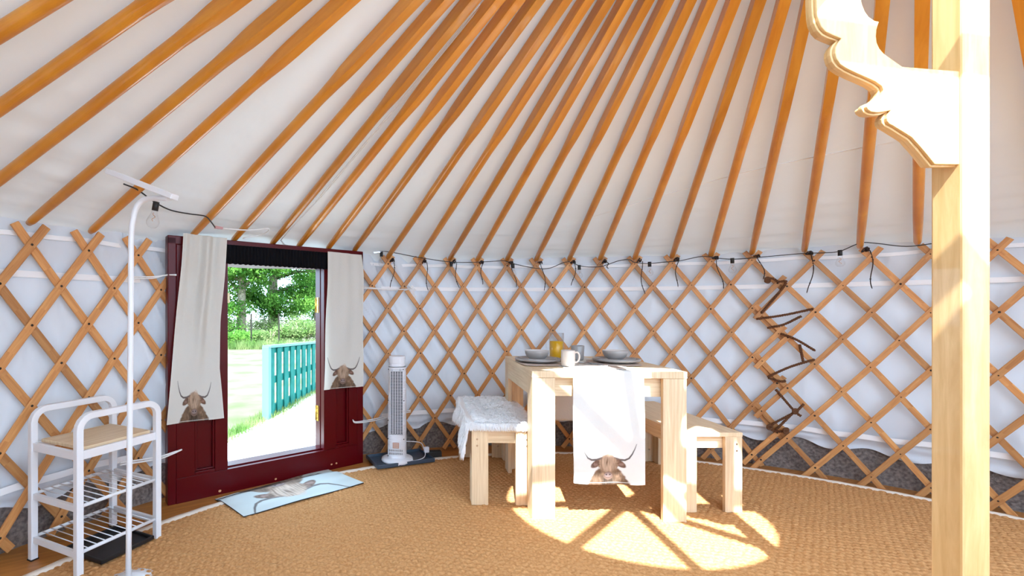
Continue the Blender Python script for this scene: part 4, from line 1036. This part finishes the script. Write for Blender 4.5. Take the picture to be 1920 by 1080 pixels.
# ------------------------------------------------------------------ carved bracket and its post
Yb = 1.25
def q_(x, y): p = atY(1503+x/4.154, y/4.154, Yb); return (p.x, p.z)
post_x = 1.515
oute = [(75, 0), (77, 60), (80, 120), (92, 180), (118, 235), (155, 275), (205, 300), (270, 320), (240, 350), (224, 385), (221, 430), (235, 480), (268, 525), (320, 560), (400, 598), (470, 628), (540, 660), (585, 692), (596, 715), (585, 745), (555, 780), (520, 803), (485, 815), (467, 830), (466, 850), (480, 875), (510, 895), (560, 902), (610, 896), (655, 878), (632, 900), (622, 930), (626, 960), (645, 985), (675, 1000), (740, 1040), (820, 1090), (900, 1180), (1000, 1300)]
inn = [(665, 452), (620, 420), (590, 385), (572, 345), (566, 300), (570, 250), (583, 205), (590, 180), (545, 165), (505, 138), (478, 100), (458, 50), (447, 0), (440, -80)]
topz = RING_Z-0.05
A1 = [q_(x, y) for x, y in oute]; tip = q_(75, -120)
poly = [(tip[0]-0.03, topz), tip]+A1+[(post_x-0.03, A1[-1][1])]
hole_top = q_(440, -80)
poly += [(post_x-0.03, q_(0, 560)[1])]+[q_(760, 520)]+[q_(x, y) for x, y in inn]+[(hole_top[0]+0.02, topz)]
post = thing('carved_post', 'pale carved wooden roof post with a scrolled bracket under the crown', 'post', (post_x, Yb+0.02, 0))
def subpoly(poly): return [(a-post_x, b) for a, b in poly]
# bracket: stepped edge made of three layers, slightly wider towards the back
import mathutils
def offset_poly(poly, d):
    n = len(poly); out = []
    area = sum(poly[i][0]*poly[(i+1) % n][1]-poly[(i+1) % n][0]*poly[i][1] for i in range(n)); sg = 1 if area > 0 else -1
    for i in range(n):
        a = Vector(poly[i-1]); b = Vector(poly[i]); c = Vector(poly[(i+1) % n]); e1 = (b-a); e2 = (c-b)
        if e1.length < 1e-9: e1 = e2
        if e2.length < 1e-9: e2 = e1
        e1.normalize(); e2.normalize(); n1 = Vector((e1.y, -e1.x))*sg; n2 = Vector((e2.y, -e2.x))*sg; m_ = (n1+n2)
        if m_.length < 0.3: m_ = n1
        m_.normalize(); out.append((b.x+m_.x*d, b.y+m_.y*d))
    return out
bp_ = subpoly(poly)
br = MB()
for off_, y0_, y1_ in ((-0.005, -0.030, -0.021), (0.0, -0.021, -0.009), (-0.004, -0.009, 0.004)):
    br.prism(offset_poly(bp_, off_), (0, y0_, 0), (1, 0, 0), (0, 0, 1), (0, y1_-y0_, 0), grain=Vector((0, 0, 1)))
br.build('bracket', M['carve'], post, bevel=0.002)
ps = MB(); ps.box((0, 0, topz/2), (0.075, 0.075, topz)); ps.box((0, 0, 0.05), (0.13, 0.13, 0.10)); ps.build('shaft', M['carve'], post, bevel=0.006)

# ------------------------------------------------------------------ outside
GZ = -0.10
gm = MB(); gm.add([(-40, 3.2, GZ), (14, 3.2, GZ), (14, 60, GZ), (-40, 60, GZ)], [(0, 1, 2, 3)]); 
gm.add([(-40, -20, GZ-0.01), (40, -20, GZ-0.01), (40, 3.2, GZ-0.01), (-40, 3.2, GZ-0.01)], [(0, 1, 2, 3)])
tag(gm.build('ground', M['grass']), kind='structure')
e1, e2, e3 = fl(400, 838, GZ), fl(500, 788, GZ), fl(592, 733, GZ)
pth = MB(); pth.prism([(-2.3, 3.3), (e1.x, e1.y), (e2.x, e2.y), (e3.x, e3.y), (e3.x+1.6, e3.y+9), (e3.x+5, e3.y+9), (2.0, 3.9), (-0.2, 3.4)], (0, 0, GZ+0.001), (1, 0, 0), (0, 1, 0), (0, 0, 0.012))
tag(pth.build('path', M['path']), kind='structure')
stp = MB(); stp.box((DW/2, 0.22, -0.03), (1.15, 0.32, 0.10)); so_ = stp.build('door_step', mat('weathered_deck', srgb(200, 200, 196), 0.9), bevel=0.004); so_.location = DL; so_.rotation_euler.z = math.atan2(DU.y, DU.x)
so_['kind'] = 'structure'
# strip of grass tufts along the fence foot
def blades(name, label, pts_fn, count, h, m, seed, cat='grass', kind='stuff', w=0.006):
    rd = random.Random(seed); mb = MB()
    for _ in range(count):
        p = pts_fn(rd); a = rd.uniform(0, 2*PI); hh = h*rd.uniform(.4, 1.2); d = Vector((math.cos(a), math.sin(a), 0)); l = Vector((rd.uniform(-.4, .4), rd.uniform(-.4, .4), 0))*hh
        mb.add([p-d*w, p+d*w, p+l+Vector((0, 0, hh))], [(0, 1, 2)])
    o = mb.build(name, m); return tag(o, label, cat, None, kind)
blades('grass', 'tufts of green grass growing along the foot of the teal fence', lambda rd: e1.lerp(e3, rd.random()) if False else (e1.lerp(e2, rd.random()) if rd.random() < .3 else e2.lerp(e3, rd.random()))+Vector((rd.gauss(-0.03, .06), rd.gauss(0, .05), 0.01)), 2600, 0.07, M['leaf2'], 5)

fence = thing('picket_fence', 'teal painted wooden picket fence beside the pale path', 'fence', (e2.x, e2.y, GZ))
f0 = e2.copy(); f1 = fl(600, 729, GZ); fd = (f1-f0); flen = fd.length; fd.normalize(); fn = Vector((fd.y, -fd.x, 0))
ztop0 = HC-(650-PY)*f0.y/F; ztop1 = HC-(641-PY)*f1.y/F
O = fence.location
def ftop(s): return ztop0+(ztop1-ztop0)*s/flen
MB().box(Vector((0, 0, (ztop0-GZ)/2)), (0.075, 0.075, ztop0-GZ), rz=math.atan2(fd.y, fd.x)).build('end_post', M['tealcap'], fence, bevel=0.004)
flen2 = flen+0.5
s = 0.09
while s < flen2:
    z1 = ftop(s)-0.02; p = f0-O+fd*s+fn*0.02
    MB().box(p+Vector((0, 0, (z1-GZ+0.03)/2)), (0.135, 0.016, z1-GZ-0.03), rz=math.atan2(fd.y, fd.x)).build('picket', M['teal'], fence, bevel=0.002)
    s += 0.225
for zf in (0.12, 0.52, 0.95):
    a = f0-O; b_ = f0+fd*flen2-O; h0 = (ztop0-GZ)*zf; h1 = (ftop(flen2)-GZ)*zf
    MB().bar(a+Vector((0, 0, h0))-fn*0.005, b_+Vector((0, 0, h1))-fn*0.005, 0.03, 0.075).build('rail', M['teal'], fence)
MB().bar(Vector((0, 0, ztop0-GZ)), fd*flen2+Vector((0, 0, ftop(flen2)-GZ)), 0.10, 0.028).build('cap_rail', M['tealcap'], fence, bevel=0.003)

def leaf_cloud(mb, c, rad, count, size, rd, flat=0.8):
    for _ in range(count):
        while True:
            d = Vector((rd.uniform(-1, 1), rd.uniform(-1, 1), rd.uniform(-1, 1)))
            if d.length < 1: break
        d = d*(0.55+0.45*rd.random()); p = c+Vector((d.x*rad[0], d.y*rad[1], d.z*rad[2]))
        n_ = Vector((rd.uniform(-1, 1), rd.uniform(-1, 1), rd.uniform(0, 1.4))).normalized(); t = n_.cross(Vector((rd.uniform(-1, 1), rd.uniform(-1, 1), rd.uniform(-1, 1)))).normalized(); b_ = n_.cross(t); s_ = size*rd.uniform(.6, 1.3)
        mb.add([p-t*s_, p-b_*s_*0.5, p+t*s_, p+b_*s_*0.5+n_*s_*0.15], [(0, 1, 2, 3)])
def tree(label, x, Y, seed, trunk_r, h, lean, boughs):
    rd = random.Random(seed); base = Vector(((x-PX)/F*Y, Y, GZ)); r = thing('tree', label, 'tree', base, group='broadleaf trees at the edge of the field')
    tk = MB(); top = Vector((lean, 0, h)); tk.tube([Vector((0, 0, -0.1)), Vector((lean*.1, 0, h*0.3)), Vector((lean*.4, 0, h*0.6)), top], [trunk_r*1.4, trunk_r, trunk_r*.8, trunk_r*.35], 12)
    crown = MB()
    for (z0, dx, dy, dz_) in boughs:
        a = Vector((lean*z0/h, 0, z0)); b_ = a+Vector((dx, dy, dz_)); tk.tube([a, a.lerp(b_, .5)+Vector((0, 0, 0.15)), b_], [trunk_r*.5, trunk_r*.3, trunk_r*.1], 8)
        for q in range(5):
            c = a.lerp(b_, 0.45+0.16*q)+Vector((rd.uniform(-.6, .6), rd.uniform(-.6, .6), rd.uniform(-.35, .5))); leaf_cloud(crown, c, (0.85, 0.8, 0.5), 460, 0.068, rd)
    tk.build('trunk', M['bark'], r); crown.build('crown', M['leaf'], r)
tree('large tree with a pale forked trunk seen at the near side of the doorway view', 452, 20, 1, 0.16, 7, 0.3,
     [(1.7, -1.1, 0, 1.2), (2.2, 1.2, -.4, .5), (2.4, -1.5, -.5, .6), (2.8, 1.8, 0.3, 1.0), (3.4, -1.8, .3, 1), (3.4, .8, .6, 1.2), (4.6, -1, 1, 1.2), (4.6, 1.2, -.6, 1.0), (2.6, .2, -1.2, .5), (1.2, -.9, -.4, .2)])
tree('large leafy tree with drooping boughs in the middle of the doorway view', 512, 22, 2, 0.20, 8, 0.1,
     [(1.5, 1.1, -.5, .0), (1.6, -1.0, -.6, .3), (2.0, 1.7, -.2, .3), (2.3, -1.3, .4, .6), (2.7, 2.3, -.3, .3), (2.9, .4, -1.3, .4), (3.2, 2.4, .4, .7), (3.4, -1.6, -.2, .7), (4.0, 1.2, -.9, 1), (4.6, 2.0, 0, 1.0), (1.1, .3, -.9, .1)])
tree('smaller pale tree at the hinge side of the doorway view', 592, 26, 3, 0.10, 5, 0.1, [(1.4, -.5, 0, .4), (1.9, .6, 0, .5), (2.4, -.7, .2, .6), (3.0, .3, -.4, .5), (1.0, .3, .2, .2)])
rd = random.Random(9)
for i, (x, Y, w_, h_, m, lab) in enumerate([(425, 15.2, .9, .50, 'leaf', 'dark green bush at the near edge of the doorway view'), (462, 15.8, .8, .42, 'leaf', 'low green bush below the forked trunk'),
        (500, 16.0, .75, .50, 'leaf2', 'pale weedy bush below the leafy tree'), (538, 16.3, .8, .62, 'leaf2', 'sunlit yellow green bush above the fence'),
        (575, 16.8, .9, .78, 'leaf2', 'tall pale bush rising over the fence near the hinge'), (520, 20.5, 1.6, 1.0, 'leaf2', 'wide pale shrub behind the leafy tree trunk'), (410, 19, 1.2, 1.0, 'leaf', 'rounded green shrub behind the near edge of the doorway')]):
    base = Vector(((x-PX)/F*Y, Y, GZ)); r = thing('bush', lab, 'bush', base, group='bushes at the field edge')
    f_ = MB()
    for q in range(7): leaf_cloud(f_, Vector((rd.uniform(-.7, .7)*w_, rd.uniform(-.3, .3), h_*rd.uniform(.35, .95))), (w_*.5, .4, h_*.45), 330, 0.045, rd)
    f_.build('foliage', M[m], r)
    st_ = MB()
    for q in range(5): st_.tube([(rd.uniform(-.2, .2), 0, 0), (rd.uniform(-.5, .5)*w_, rd.uniform(-.2, .2), h_*1.0)], [0.02, 0.006], 5)
    st_.build('stem', M['bark'], r)
for x, lab in ((471, 'thin dark post standing in the bushes under the forked tree'), (523, 'thin dark post standing in the bushes beside the leafy tree')):
    p = atY(x, 600, 15.0); tag(MB().box((0, 0, 0.55), (0.04, 0.04, 1.1)).build('fence_post', mat('weathered_post', (0.03, 0.028, 0.022), 0.9, spec=0), loc=(p.x, p.y, GZ)), lab, 'post')
blades('weeds', 'long pale grass along the far edge of the field', lambda rd: Vector((rd.uniform(-8, 0), 14.4+rd.random()*0.5, GZ)), 5000, 0.30, M['leaf2'], 8, w=0.012)
